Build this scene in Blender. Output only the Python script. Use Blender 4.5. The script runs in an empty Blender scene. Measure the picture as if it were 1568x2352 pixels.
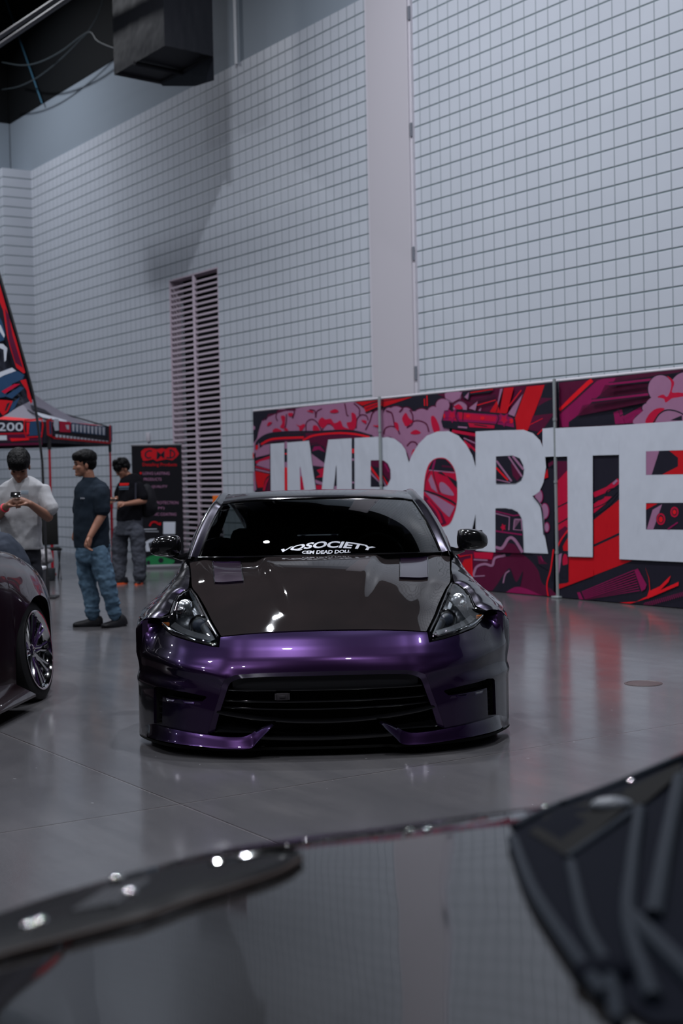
import bpy, bmesh, math, random
import numpy as np
from math import sin, cos, pi, radians, sqrt, atan, atan2
from mathutils import Vector, Matrix, noise
from mathutils.geometry import delaunay_2d_cdt, tessellate_polygon
random.seed(4)
SC = bpy.context.scene
COL = SC.collection

# ------------------------------------------------------------------ camera
CAM = np.array([0., 0., 1.43]); FPX = 50/36*2352; ROLL = .021; PIT = atan(83/3267)
_r0 = np.array([1, 0, 0.]); _f0 = np.array([0, cos(PIT), -sin(PIT)]); _u0 = np.array([0, sin(PIT), cos(PIT)])
_R = cos(ROLL)*_r0-sin(ROLL)*_u0; _U = sin(ROLL)*_r0+cos(ROLL)*_u0
cd = bpy.data.cameras.new('camera'); cam = bpy.data.objects.new('camera', cd); COL.objects.link(cam)
cd.sensor_fit = 'VERTICAL'; cd.sensor_height = 36; cd.sensor_width = 24; cd.lens = 50
cd.clip_start = .05; cd.clip_end = 200
M = Matrix.Identity(4)
for i in range(3):
    M[i][0] = _R[i]; M[i][1] = _U[i]; M[i][2] = -_f0[i]; M[i][3] = CAM[i]
cam.matrix_world = M
cd.dof.use_dof = True; cd.dof.focus_distance = 7.65; cd.dof.aperture_fstop = 2.8
SC.camera = cam

# ------------------------------------------------------------------ world, exposure, lamps
w = bpy.data.worlds.new('world'); SC.world = w; w.use_nodes = True
w.node_tree.nodes['Background'].inputs[0].default_value = (.30, .38, .50, 1)
w.node_tree.nodes['Background'].inputs[1].default_value = .02
SC.view_settings.view_transform = 'Standard'; SC.view_settings.look = 'None'
SC.view_settings.exposure = 0.0; SC.view_settings.gamma = 1
SC.view_settings.use_curve_mapping = False
LAMP_W = 355.0
LAMP_COL = (.90, .93, 1.0)
# (s, n, z, power factor) of the high bay lamps in the hall's own axes, all above or behind the frame
LAMPS = [(-15.8, 3.6, 11.8, 1.0), (-3.2, 4.6, 11.8, 1.7), (2.8, 4.4, 11.8, 1.2), (8.6, 4.0, 11.8, .5),
         (-13.0, 11.0, 11.8, .7), (-6.5, 11.0, 11.8, .7), (0.5, 10.5, 11.8, .8), (6.5, 10.5, 11.8, .7), (13.5, 10.5, 11.8, .6),
         (-10, 18.5, 11.8, .6), (-3, 18.5, 11.8, .6), (4, 18.5, 11.8, .6), (11, 18.5, 11.8, .6),
         (-4, 27, 11.8, .6), (6, 27, 11.8, .6)]

# ------------------------------------------------------------------ helpers
def ray(x, y):
    return FPX*_f0+(x-784)*_R-(y-1176)*_U
def at_depth(x, y, Y):
    r = ray(x, y); return CAM+r*((Y)/r[1])
def at_z(x, y, z):
    r = ray(x, y); return CAM+r*((z-CAM[2])/r[2])
def at_plane(x, y, P, n):
    r = ray(x, y); return CAM+r*(np.dot(np.array(P)-CAM, n)/np.dot(r, n))
def tag(o, label=None, cat=None, group=None, kind=None):
    if label: o['label'] = label
    if cat: o['category'] = cat
    if group: o['group'] = group
    if kind: o['kind'] = kind
    return o
def empty(name, loc, rz=0, label=None, cat=None, group=None):
    o = bpy.data.objects.new(name, None); COL.objects.link(o)
    o.location = Vector(loc); o.rotation_euler = (0, 0, rz); o.empty_display_size = .2
    return tag(o, label, cat, group)
def smooth(me, on=True):
    me.polygons.foreach_set('use_smooth', [on]*len(me.polygons)); me.update()
def sharp(me, deg=35):
    bm = bmesh.new(); bm.from_mesh(me)
    for e in bm.edges:
        e.smooth = not (len(e.link_faces) == 2 and e.calc_face_angle(0) > radians(deg))
    for f in bm.faces: f.smooth = True
    bm.to_mesh(me); bm.free()
def link(name, me, mats, parent=None, loc=None, rz=0):
    o = bpy.data.objects.new(name, me); COL.objects.link(o)
    if not isinstance(mats, (list, tuple)): mats = [mats]
    for m in mats: me.materials.append(m)
    if parent: o.parent = parent
    if loc is not None: o.location = Vector(loc)
    if rz: o.rotation_euler = (0, 0, rz)
    return o
class MB:
    """collects shapes and links them as one mesh object"""
    def __init__(s): s.v = []; s.f = []; s.m = []
    def add(s, V, Fs, mi=0):
        n = len(s.v); s.v += [tuple(map(float, p)) for p in V]
        s.f += [tuple(i+n for i in f) for f in Fs]; s.m += [mi]*len(Fs); return s
    def box(s, c, d, rz=0, bev=0, mi=0, Mx=None):
        bm = bmesh.new(); bmesh.ops.create_cube(bm, size=1)
        for v in bm.verts: v.co = Vector((v.co.x*d[0], v.co.y*d[1], v.co.z*d[2]))
        if bev: bmesh.ops.bevel(bm, geom=bm.edges[:], offset=bev, segments=2, profile=.5, affect='EDGES')
        T = Matrix.Translation(Vector(c)) @ (Mx.to_4x4() if Mx is not None else Matrix.Rotation(rz, 4, 'Z'))
        bm.transform(T); s.bm(bm, mi); return s
    def bm(s, bm, mi=0):
        bm.verts.index_update(); s.add([v.co for v in bm.verts], [[v.index for v in f.verts] for f in bm.faces], mi); bm.free()
    def tube(s, pts, r, n=10, mi=0, cap=True, closed=False):
        P = [Vector(p) for p in pts]; R = r if isinstance(r, (list, tuple)) else [r]*len(P)
        V = []; up = None
        for i, p in enumerate(P):
            a = P[(i-1) % len(P)] if (closed or i) else P[0]; b = P[(i+1) % len(P)] if (closed or i < len(P)-1) else P[-1]
            t = (b-a).normalized()
            if up is None:
                up = Vector((0, 0, 1)) if abs(t.z) < .9 else Vector((1, 0, 0))
            x = t.cross(up).normalized(); up = x.cross(t).normalized()
            for k in range(n):
                q = 2*pi*k/n; V.append(p+(x*cos(q)+up*sin(q))*R[i])
        Fs = []; m = len(P)
        for i in range(m if closed else m-1):
            j = (i+1) % m
            for k in range(n): Fs.append((i*n+k, i*n+(k+1) % n, j*n+(k+1) % n, j*n+k))
        if cap and not closed:
            Fs.append(tuple(range(n))[::-1]); Fs.append(tuple((m-1)*n+k for k in range(n)))
        return s.add(V, Fs, mi)
    def lathe(s, prof, n=32, Mx=None, mi=0, closed=False):
        """prof: (radius, axial) ; axis = local x of Mx"""
        V = []
        for (r, h) in prof:
            for k in range(n):
                q = 2*pi*k/n; V.append(Vector((h, r*cos(q), r*sin(q))))
        if Mx is not None: V = [Mx @ v for v in V]
        m = len(prof); Fs = []
        for i in range(m if closed else m-1):
            j = (i+1) % m
            for k in range(n): Fs.append((i*n+k, i*n+(k+1) % n, j*n+(k+1) % n, j*n+k))
        return s.add(V, Fs, mi)
    def ell(s, c, r, n=16, Mx=None, mi=0):
        bm = bmesh.new(); bmesh.ops.create_uvsphere(bm, u_segments=n, v_segments=max(6, n*2//3), radius=1)
        for v in bm.verts:
            p = Vector((v.co.x*r[0], v.co.y*r[1], v.co.z*r[2])); v.co = (Mx @ p if Mx is not None else p)+Vector(c)
        s.bm(bm, mi); return s
    def grid(s, G, mi=0, flip=False, closed=False):
        G = np.asarray(G, float); a, b = G.shape[:2]
        Fs = []
        for i in range(a if closed else a-1):
            i2 = (i+1) % a
            for j in range(b-1):
                f = (i*b+j, i*b+j+1, i2*b+j+1, i2*b+j); Fs.append(f[::-1] if flip else f)
        return s.add(G.reshape(-1, 3), Fs, mi)
    def mesh(s, name='m', weld=True):
        me = bpy.data.meshes.new(name); me.from_pydata(s.v, [], s.f); me.update()
        me.polygons.foreach_set('material_index', s.m)
        if weld:
            bm = bmesh.new(); bm.from_mesh(me); bmesh.ops.remove_doubles(bm, verts=bm.verts, dist=1e-5); bm.to_mesh(me); bm.free()
        return me
    def build(s, name, mats, parent=None, loc=None, rz=0, sm=True, ang=35, weld=True, fixn=True):
        me = s.mesh(name, weld)
        if fixn:
            bm = bmesh.new(); bm.from_mesh(me); bmesh.ops.recalc_face_normals(bm, faces=bm.faces); bm.to_mesh(me); bm.free()
        if sm: sharp(me, ang)
        return link(name, me, mats, parent, loc, rz)
def cr(P, n, closed=False):
    """Catmull-Rom resample of control points to n points"""
    P = np.array(P, float); m = len(P); out = []
    tt = np.linspace(0, m if closed else m-1, n, endpoint=not closed)
    for x in tt:
        i = min(int(x), (m if closed else m-1)-1) if not closed else int(x) % m; f = x-int(x) if closed else x-i
        g = (lambda j: P[j % m]) if closed else (lambda j: P[min(max(j, 0), m-1)])
        p0, p1, p2, p3 = g(i-1), g(i), g(i+1), g(i+2)
        if not closed and i == 0: p0 = 2*p1-p2
        if not closed and i == m-2: p3 = 2*p2-p1
        out.append(.5*(2*p1+(p2-p0)*f+(2*p0-5*p1+4*p2-p3)*f*f+(3*p1-p0-3*p2+p3)*f**3))
    return np.array(out)
def loft(rails, nu, nv):
    """rails: list of curves (list of 3D points) -> (nv rails, nu points)"""
    R = np.array([cr(r, nu) for r in rails])
    return np.array([cr(R[:, j], nv) for j in range(nu)]).transpose(1, 0, 2)
def inpoly(x, y, P):
    c = False; n = len(P); j = n-1
    for i in range(n):
        if (P[i][1] > y) != (P[j][1] > y) and x < (P[j][0]-P[i][0])*(y-P[i][1])/(P[j][1]-P[i][1])+P[i][0]: c = not c
        j = i
    return c
def dense(P, d, closed=True):
    out = []; n = len(P)
    for i in range(n if closed else n-1):
        a = np.array(P[i], float); b = np.array(P[(i+1) % n], float); k = max(1, int(round(np.linalg.norm((b-a)[:2])/d)))
        for q in range(k): out.append(a+(b-a)*q/k)
    if not closed: out.append(np.array(P[-1], float))
    return out
def cdt(outer, holes, d):
    """constrained triangulation with a regular grid of inner points; returns 2D verts, faces"""
    loops = [[tuple(p[:2]) for p in dense(outer, d)]]+[[tuple(p[:2]) for p in dense(h, d)] for h in holes]
    V = []; E = []
    for lp in loops:
        n = len(V); V += lp; E += [(n+i, n+(i+1) % len(lp)) for i in range(len(lp))]
    B = np.array(V)
    x0, y0 = B.min(0); x1, y1 = B.max(0)
    for gx in np.arange(x0+d*.5, x1, d):
        for gy in np.arange(y0+d*.5, y1, d):
            if inpoly(gx, gy, loops[0]) and not any(inpoly(gx, gy, h) for h in loops[1:]):
                if ((B-[gx, gy])**2).sum(1).min() > (d*.45)**2: V.append((gx, gy))
    r = delaunay_2d_cdt([Vector(v) for v in V], E, [], 0, 1e-6)
    V2 = [np.array(v) for v in r[0]]; Fs = []
    for f in r[2]:
        c = sum(V2[i] for i in f)/len(f)
        if inpoly(c[0], c[1], loops[0]) and not any(inpoly(c[0], c[1], h) for h in loops[1:]): Fs.append(tuple(f))
    return V2, Fs, loops
def patch(bd, d, bulge=0, ax=(0, 2), n=60, dirn=None):
    """surface through a closed 3D boundary: triangulated in the plane ax, relaxed, bulged along dirn"""
    k = [i for i in range(3) if i not in ax][0]
    bd = [np.array(p, float) for p in dense(bd, d)]
    B2 = [(p[ax[0]], p[ax[1]]) for p in bd]
    V, Fs, _ = cdt(B2, [], d)
    nb = len(V); arr = np.array(V); fix = np.zeros(nb, bool); z = np.zeros(nb)
    Bn = np.array(B2)
    for i in range(nb):
        dd = ((Bn-arr[i])**2).sum(1); j = dd.argmin()
        if dd[j] < 1e-9: fix[i] = True; z[i] = bd[j][k]
    z[~fix] = np.mean([p[k] for p in bd])
    nbr = [set() for _ in range(nb)]
    for f in Fs:
        for i in range(len(f)):
            a, b = f[i], f[(i+1) % len(f)]; nbr[a].add(b); nbr[b].add(a)
    h = np.zeros(nb); idx = [i for i in range(nb) if not fix[i] and nbr[i]]
    for it in range(n*3):
        for i in idx:
            q = list(nbr[i]); z[i] = z[q].mean(); h[i] = h[q].mean()+.25*d*d
    hm = h.max() or 1
    P = np.zeros((nb, 3)); P[:, ax[0]] = arr[:, 0]; P[:, ax[1]] = arr[:, 1]; P[:, k] = z
    dirn = np.array(dirn if dirn is not None else (0, -1, 0), float)
    P += (np.sqrt(np.maximum(h, 0)/hm)*bulge)[:, None]*dirn
    return P, Fs, bd
def flange(mb, loop, dv, closed=True, mi=0):
    """a band from a loop going along dv (gives edges their thickness)"""
    L = [np.array(p, float) for p in loop]; dv = np.array(dv, float)
    if closed: L = L+[L[0]]
    mb.grid(np.array([L, [p+dv for p in L]]), mi)
def text_mesh(txt, size=1, bold=0):
    c = bpy.data.curves.new('t', 'FONT'); c.body = txt; c.size = size; c.align_x = 'CENTER'; c.align_y = 'CENTER'
    c.offset = bold; c.resolution_u = 3
    o = bpy.data.objects.new('t', c); COL.objects.link(o)
    bpy.context.view_layer.update()
    me = bpy.data.meshes.new_from_object(o.evaluated_get(bpy.context.evaluated_depsgraph_get()))
    bpy.data.objects.remove(o); return me
def mesh_arrays(me):
    return np.array([v.co[:] for v in me.vertices]), [tuple(p.vertices) for p in me.polygons]
def remesh(mb, vox, sm=2, disp=None, dec=0):
    me = mb.mesh('r', weld=False)
    o = bpy.data.objects.new('r', me); COL.objects.link(o)
    m = o.modifiers.new('r', 'REMESH'); m.mode = 'VOXEL'; m.voxel_size = vox
    if sm:
        s = o.modifiers.new('s', 'SMOOTH'); s.iterations = sm; s.factor = .5
    if dec:
        s = o.modifiers.new('d', 'DECIMATE'); s.ratio = dec
    bpy.context.view_layer.update()
    r = bpy.data.meshes.new_from_object(o.evaluated_get(bpy.context.evaluated_depsgraph_get()))
    bpy.data.objects.remove(o)
    if disp:
        r.update(); N = [v.normal.copy() for v in r.vertices]
        for v, n in zip(r.vertices, N): v.co = v.co+n*disp(v.co)
    smooth(r); return r

# ------------------------------------------------------------------ materials
def mat(name, col, rough=.5, metal=0, coat=0, coat_r=.03, spec=.5, bump=None, emit=None, sheen=0, alpha=None):
    m = bpy.data.materials.new(name); m.use_nodes = True; nt = m.node_tree; b = nt.nodes['Principled BSDF']
    b.inputs['Base Color'].default_value = (*col, 1); b.inputs['Roughness'].default_value = rough
    b.inputs['Metallic'].default_value = metal; b.inputs['Coat Weight'].default_value = coat
    b.inputs['Coat Roughness'].default_value = coat_r; b.inputs['Specular IOR Level'].default_value = spec*(.3 if rough >= .5 and spec == .5 and metal == 0 else 1)
    if sheen: b.inputs['Sheen Weight'].default_value = sheen
    if emit:
        b.inputs['Emission Color'].default_value = (*emit[0], 1); b.inputs['Emission Strength'].default_value = emit[1]
    if bump:
        tc = nt.nodes.new('ShaderNodeTexCoord'); n = nt.nodes.new('ShaderNodeTexNoise'); bp = nt.nodes.new('ShaderNodeBump')
        n.inputs['Scale'].default_value = bump[0]; n.inputs['Detail'].default_value = 3
        bp.inputs['Strength'].default_value = bump[1]; bp.inputs['Distance'].default_value = bump[2] if len(bump) > 2 else .01
        nt.links.new(tc.outputs['Object'], n.inputs['Vector']); nt.links.new(n.outputs['Fac'], bp.inputs['Height'])
        nt.links.new(bp.outputs['Normal'], b.inputs['Normal'])
    return m
class N:
    """tiny node-graph writer"""
    def __init__(s, m): s.nt = m.node_tree; s.b = s.nt.nodes['Principled BSDF']
    def n(s, t, **k):
        x = s.nt.nodes.new(t)
        for a, v in k.items(): setattr(x, a, v)
        return x
    def l(s, a, b): s.nt.links.new(a, b)
    def math(s, op, a, b=None, c=None, clamp=False):
        x = s.n('ShaderNodeMath', operation=op, use_clamp=clamp)
        for i, v in enumerate((a, b, c)):
            if v is None: continue
            if hasattr(v, 'node'): s.l(v, x.inputs[i])
            else: x.inputs[i].default_value = v
        return x.outputs[0]
    def mix(s, f, a, b):
        x = s.n('ShaderNodeMix', data_type='RGBA')
        for i, v in ((0, f), (6, a), (7, b)):
            if hasattr(v, 'node'): s.l(v, x.inputs[i])
            else: x.inputs[i].default_value = v if i == 0 else (*v, 1)
        return x.outputs[2]
    def xyz(s):
        tc = s.n('ShaderNodeTexCoord'); q = s.n('ShaderNodeSeparateXYZ'); s.l(tc.outputs['Object'], q.inputs[0])
        s.obj = tc.outputs['Object']; return q.outputs
    def noise(s, scale, detail=3, vec=None, sc3=None, rough=.5):
        x = s.n('ShaderNodeTexNoise'); x.inputs['Scale'].default_value = scale; x.inputs['Detail'].default_value = detail; x.inputs['Roughness'].default_value = rough
        v = vec or s.obj
        if sc3:
            mp = s.n('ShaderNodeMapping'); mp.inputs['Scale'].default_value = sc3; s.l(v, mp.inputs[0]); v = mp.outputs[0]
        s.l(v, x.inputs['Vector']); return x.outputs['Fac']
    def ramp(s, f, stops):
        x = s.n('ShaderNodeValToRGB'); e = x.color_ramp.elements
        while len(e) < len(stops): e.new(.5)
        for k, (p, c) in zip(e, stops): k.position = p; k.color = (*c, 1) if len(c) == 3 else c
        s.l(f, x.inputs[0]); return x.outputs[0]
    def line(s, x, off, pitch, wd, soft):
        """1 near the joint lines x = off + k*pitch"""
        a = s.math('SUBTRACT', x, off-pitch/2); a = s.math('DIVIDE', a, pitch); a = s.math('FRACT', a)
        a = s.math('SUBTRACT', a, .5); a = s.math('ABSOLUTE', a); a = s.math('MULTIPLY', a, pitch)
        a = s.math('SUBTRACT', wd/2+soft, a); return s.math('DIVIDE', a, soft, clamp=True)
    def bump(s, h, st, dist):
        x = s.n('ShaderNodeBump'); x.inputs['Strength'].default_value = st; x.inputs['Distance'].default_value = dist
        s.l(h, x.inputs['Height']); s.l(x.outputs[0], s.b.inputs['Normal']); return x
def hexc(r, g, b):
    f = lambda c: ((c/255+.055)/1.055)**2.4 if c > 10 else c/255/12.92
    return (f(r), f(g), f(b))
# ------------------------------------------------------------------ the hall: wall frame (s along the long wall, z up, n towards the hall)
WD = np.array([.5488863, -.8358970, 0]); WN = np.array([-.8358970, -.5488863, 0]); WA = np.array([3.45572, 14.92533, 0])
PC = .2007; PJ = .2063                        # block course and joint pitch
def wp(s, z, o=0): return WA+WD*s+WN*o+np.array([0, 0, z])
WRZ = atan2(WD[1], WD[0])
def on_wall(x, y, o=0):
    P = at_plane(x, y, WA+WN*o, WN); return np.dot(P-WA, WD), P[2]

def block_material(name, vphase, base=(.47, .50, .56)):
    m = mat(name, base, .42); g = N(m); X = g.xyz()
    h = g.line(X[2], .1076, PC, .011, .007); v = g.line(X[0], vphase, PJ, .007, .007)
    v = g.math('MULTIPLY', v, .72)
    k = g.math('MAXIMUM', h, v)
    dirt = g.noise(1.3, 4); fine = g.noise(40, 2)
    c = g.mix(dirt, (base[0]*.93, base[1]*.93, base[2]*.93), (base[0]*1.07, base[1]*1.07, base[2]*1.06))
    c = g.mix(g.math('MULTIPLY', fine, .12), c, (base[0]*.8, base[1]*.8, base[2]*.8))
    c = g.mix(g.math('MULTIPLY', k, .86), c, (.075, .115, .125))
    g.l(c, g.b.inputs['Base Color'])
    hh = g.math('ADD', g.math('MULTIPLY', k, -1), g.math('MULTIPLY', fine, .1))
    g.bump(hh, .7, .006)
    return m
M_block = block_material('painted_block', -.75)
M_block2 = block_material('painted_block_end', .0)
M_plaster = mat('grey_plaster', (.235, .275, .32), .6, bump=(3, .15, .02))
M_white = mat('white_panel', (.46, .44, .48), .4)
M_trimw = mat('pale_trim', (.52, .50, .55), .4)
M_dark = mat('black_soft', (.008, .009, .011), .7)
M_ceil = mat('black_deck', (.004, .005, .006), .8)

def wall_obj(name, mb, m, **k):
    """mesh given in wall coordinates (s, -o, z) and placed with the wall's matrix so that block joints follow it"""
    o = mb.build(name, m, None, sm=False, **k); o.location = Vector(WA); o.rotation_euler = (0, 0, WRZ); return o
def wbox(mb, s0, s1, o0, o1, z0, z1, mi=0, bev=0):
    # local y axis of the wall frame points away from the hall
    mb.box(((s0+s1)/2, -(o0+o1)/2, (z0+z1)/2), (abs(s1-s0), abs(o1-o0), z1-z0), mi=mi, bev=bev); return mb
CORN = -17.80; TOPZ = 7.92; CEIL = 9.15; ROOF = 13.5
LS0, LS1, LZ1 = -11.55, -9.79, 4.855          # louver opening
PIL0, PIL1 = -5.33, -4.42
b = MB()
wbox(b, CORN-2, LS0, -.3, 0, 0, TOPZ); wbox(b, LS0, LS1, -.3, 0, LZ1, TOPZ); wbox(b, LS1, PIL0, -.3, 0, 0, TOPZ)
wall_obj('wall_right', b, M_block)['kind'] = 'structure'
b = MB(); wbox(b, PIL1, 20, -.3, 0, 0, CEIL)
wall_obj('wall_right_near', b, M_block)['kind'] = 'structure'
b = MB(); wbox(b, CORN-4, PIL0, -.3, -.02, TOPZ, CEIL)
wall_obj('wall_right_upper', b, M_plaster)['kind'] = 'structure'
b = MB(); wbox(b, PIL0, PIL1, -.3, .07, 0, CEIL+.5, bev=.008)
pil = wall_obj('trim_1', b, M_white); pil['kind'] = 'structure'
b = MB(); wbox(b, PIL0-.06, PIL0-.012, 0, .045, 0, CEIL+.5); wbox(b, PIL0-.11, PIL0-.075, 0, .02, 0, CEIL+.5)
wall_obj('trim_2', b, M_trimw)['kind'] = 'structure'
b = MB(); wbox(b, PIL1, PIL1+.045, 0, .04, 0, CEIL+.5)
wall_obj('trim_3', b, M_trimw)['kind'] = 'structure'
b = MB(); wbox(b, -9.0, -8.992, -.01, .003, 0, TOPZ)
M_joint = mat('sealant', (.30, .33, .37), .6)
wall_obj('trim_4', b, M_joint)['kind'] = 'structure'
for z, wh in ((2.75, 'lowest, just above the printed banner'), (4.3, 'second from the bottom'), (5.9, 'third from the bottom'), (7.4, 'highest, near the top of the picture')):               # hinge-like clips down the right edge of the white panel
    b = MB(); wbox(b, PIL1+.012, PIL1+.05, .04, .058, z-.09, z+.09, bev=.004)
    o = wall_obj('wall_clip', b, mat('clip_grey', (.16, .17, .20), .5))
    tag(o, 'small grey clip on the white wall panel edge, '+wh, 'clip', 'metal clips down the white wall panel')
b = MB(); wbox(b, CORN-4, 24, -.35, -.01, CEIL, ROOF)
wall_obj('wall_right_top', b, M_ceil)['kind'] = 'structure'
# end wall: a block pier that stops below the plaster
ED = -WN                                       # away from the hall
b = MB(); wbox(b, CORN-2.5, CORN, 0, .62, 0, TOPZ)
wall_obj('wall_end', b, M_block2)['kind'] = 'structure'
b = MB(); wbox(b, CORN-1.5, CORN-1.2, 0, 38, 0, CEIL)
wall_obj('wall_back', b, M_plaster)['kind'] = 'structure'
b = MB(); wbox(b, CORN-1.52, CORN-1.22, 0, 38, CEIL, ROOF)
wall_obj('wall_back_top', b, M_ceil)['kind'] = 'structure'
# louver
M_slat = mat('louver_slat', (.50, .42, .49), .5)
lv = empty('wall_louver', wp((LS0+LS1)/2, 0), WRZ, 'tall pale metal louver with two columns of horizontal slats set in the block wall', 'louver')
hw = (LS1-LS0)/2
b = MB()
b.box((0, .28, LZ1/2), (2*hw, .02, LZ1)); b.build('backing', M_ceil, lv, sm=False)
b = MB(); b.box((0, .03, LZ1/2), (.055, .06, LZ1), bev=.004)
for sx in (-1, 1): b.box((sx*(hw-.012), .1, LZ1/2), (.024, .2, LZ1))
b.box((0, .1, LZ1-.012), (2*hw, .2, .024)); b.build('frame', M_slat, lv)
nsl = 52; ph = LZ1/nsl
for col_, x0, x1 in ((0, -hw+.02, -.03), (1, .03, hw-.02)):
    for k in range(nsl-1):
        z = ph*(k+.45)
        b = MB(); b.box(((x0+x1)/2, .02, z), (x1-x0, .016, .036), bev=.003)
        o = b.build('slat', M_slat, lv, sm=False)
        if k < 2: o['kind'] = 'stuff'
        if k < 2: bpy.data.objects.remove(o)
# conduit above the joint
b = MB(); b.tube([wp(-9.0+.02, TOPZ-.02, .03), wp(-9.0+.02, CEIL+.8, .03)], .028, 12)
o = b.build('wall_conduit', mat('conduit_white', (.60, .62, .66), .35)); tag(o, 'thin white vertical conduit on the upper grey wall band', 'pipe')
b = MB(); Pq = wp(*on_wall(342, 1004), .02)
b.box((0, 0, 0), (.11, .03, .16), bev=.006); o = b.build('wall_socket', M_trimw, None, Pq, WRZ); tag(o, 'small white box on the block wall above the black banner stand', 'socket')

# floor -------------------------------------------------------------
M_floor = mat('polished_concrete', (.10, .10, .11), .2, spec=.6)
g = N(M_floor); X = g.xyz()
jA = at_z(415, 1846.5, 0); sA = np.dot(jA-WA, WD); oA = np.dot(jA-WA, WN)
l1 = g.line(X[0], sA, 9.2, .005, .003); l2 = g.line(X[1], -oA, 9.2, .005, .003)
wob = g.noise(14, 3)
j = g.math('MAXIMUM', l1, l2)
n1 = g.noise(.55, 5, rough=.6); n2 = g.noise(3.2, 5, rough=.65); n3 = g.noise(90, 2); n4 = g.noise(2.2, 6, sc3=(.35, 2.6, 1), rough=.7)
c = g.ramp(n1, [(.30, (.060, .059, .066)), (.52, (.092, .088, .093)), (.72, (.130, .121, .123))])
c = g.mix(g.math('MULTIPLY', g.math('SUBTRACT', n4, .33, clamp=True), 1.5), c, (.034, .034, .040))
c = g.mix(g.math('MULTIPLY', n3, .25), c, (.16, .16, .165))
spk = g.math('GREATER_THAN', g.noise(22, 1), .79)
c = g.mix(g.math('MULTIPLY', spk, .5), c, (.30, .30, .31))
c = g.mix(g.math('MULTIPLY', j, g.math('ADD', wob, .3, clamp=True)), c, (.030, .026, .026))
j3 = g.math('MAXIMUM', g.line(X[0], sA+.010, 9.2, .003, .003), g.line(X[1], -oA-.009, 9.2, .003, .003))
c = g.mix(g.math('MULTIPLY', j3, .22), c, (.34, .31, .31))
g.l(c, g.b.inputs['Base Color'])
r = g.math('ADD', g.math('MULTIPLY', n2, .13), .045); r = g.math('ADD', r, g.math('MULTIPLY', n4, .10)); g.l(r, g.b.inputs['Roughness'])
hh = g.math('ADD', g.math('MULTIPLY', n2, .35), g.math('ADD', g.math('MULTIPLY', n3, .015), g.math('MULTIPLY', j, -.6)))
g.bump(hh, .22, .006)
b = MB(); b.box((-5, -14.9, -.1), (60, 46, .2))
o = b.build('floor', M_floor, None, sm=False); o.location = Vector(WA); o.rotation_euler = (0, 0, WRZ); o['kind'] = 'structure'
b = MB(); wbox(b, -22, 24, -.4, 38, ROOF, ROOF+.15)
wall_obj('ceiling', b, M_ceil)['kind'] = 'structure'
b = MB(); wbox(b, -22, 24, 37.5, 37.8, 0, ROOF)
wall_obj('wall_left', b, mat('far_wall_grey', (.035, .038, .045), .7))['kind'] = 'structure'
b = MB(); wbox(b, 19.8, 20.1, 0, 38, 0, ROOF)
wall_obj('wall_front', b, mat('front_wall_grey', (.035, .038, .045), .7))['kind'] = 'structure'
# round floor cover
P = at_z(1477, 1570, 0)
b = MB(); b.lathe([(0, .004), (.10, .004), (.105, .002), (.112, .006), (.125, .003), (.127, -.002)], 40, Matrix.Rotation(-pi/2, 4, 'Y'))
o = b.build('floor_drain_cover', mat('drain_brown', (.07, .045, .045), .45), None, (P[0], P[1], .0), sm=True); tag(o, 'round reddish metal cover set in the polished concrete floor', 'drain cover')

# high bay lamps ------------------------------------------------------
M_house = mat('lamp_housing', (.05, .05, .055), .5)
M_disc = mat('lamp_disc', (.9, .9, .9), .5, emit=(LAMP_COL, 30.0))
for i, (ls, ln, z, pf) in enumerate(LAMPS):
    x, y, _ = wp(ls, 0, ln)
    t = empty('high_bay_lamp', (x, y, z), 0, 'round black high bay lamp hanging from the dark ceiling', 'ceiling lamp', 'high bay lamps under the ceiling')
    b = MB(); up = Matrix.Rotation(-pi/2, 4, 'Y')
    b.lathe([(.0, .20), (.09, .20), (.10, .12), (.20, .07), (.21, .0), (.195, .0), (.19, .03), (0, .035)], 28, up); b.build('housing', M_house, t)
    b = MB(); b.tube([(0, 0, .19), (0, 0, ROOF-z)], .012, 8); b.build('hanger', M_house, t)
    L = bpy.data.lights.new('lamp_light', 'AREA'); L.shape = 'DISK'; L.size = .36; L.energy = LAMP_W*pf; L.color = LAMP_COL; L.spread = radians(150)
    lo = bpy.data.objects.new('lamp_light', L); COL.objects.link(lo); lo.parent = t; lo.location = (0, 0, -.004)

# fabric air duct near the wall ---------------------------------------
zb = 7.62
A_ = at_z(262, 172, zb); B_ = at_z(378, 105, zb); C_ = at_z(490, 130, zb); D_ = A_+C_-B_
M_duct = mat('black_duct', (.009, .010, .014), .6, spec=.3, bump=(1.2, .35, .12))
t = empty('air_duct', (A_+B_+C_+D_)/4*np.array([1, 1, 0])+np.array([0, 0, zb]), 0, 'big square black fabric air duct hanging down near the wall', 'duct')
O_ = np.array(t.location)
b = MB(); ring = []
cs = [A_, B_, C_, D_]; nseg = 12
base = []
for i in range(4):
    p, q = cs[i], cs[(i+1) % 4]
    for k in range(nseg): base.append(p+(q-p)*k/nseg)
ctr = sum(cs)/4
lay = []
for h in np.linspace(0, ROOF-zb, 40):
    row = []
    for i, p in enumerate(base):
        k = (i % nseg)/nseg; d = (p-ctr); d[2] = 0
        wv = .020*sin(k*pi)*sin(h*4.2+i//nseg*1.7)+.012*sin(i*2.3+h*7)*sin(k*pi)
        row.append(p-O_+d*wv*1.4+np.array([0, 0, h]))
    lay.append(row+[row[0]])
b.grid(np.array(lay)); b.build('duct_skin', M_duct, t, ang=50)
b = MB()
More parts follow.
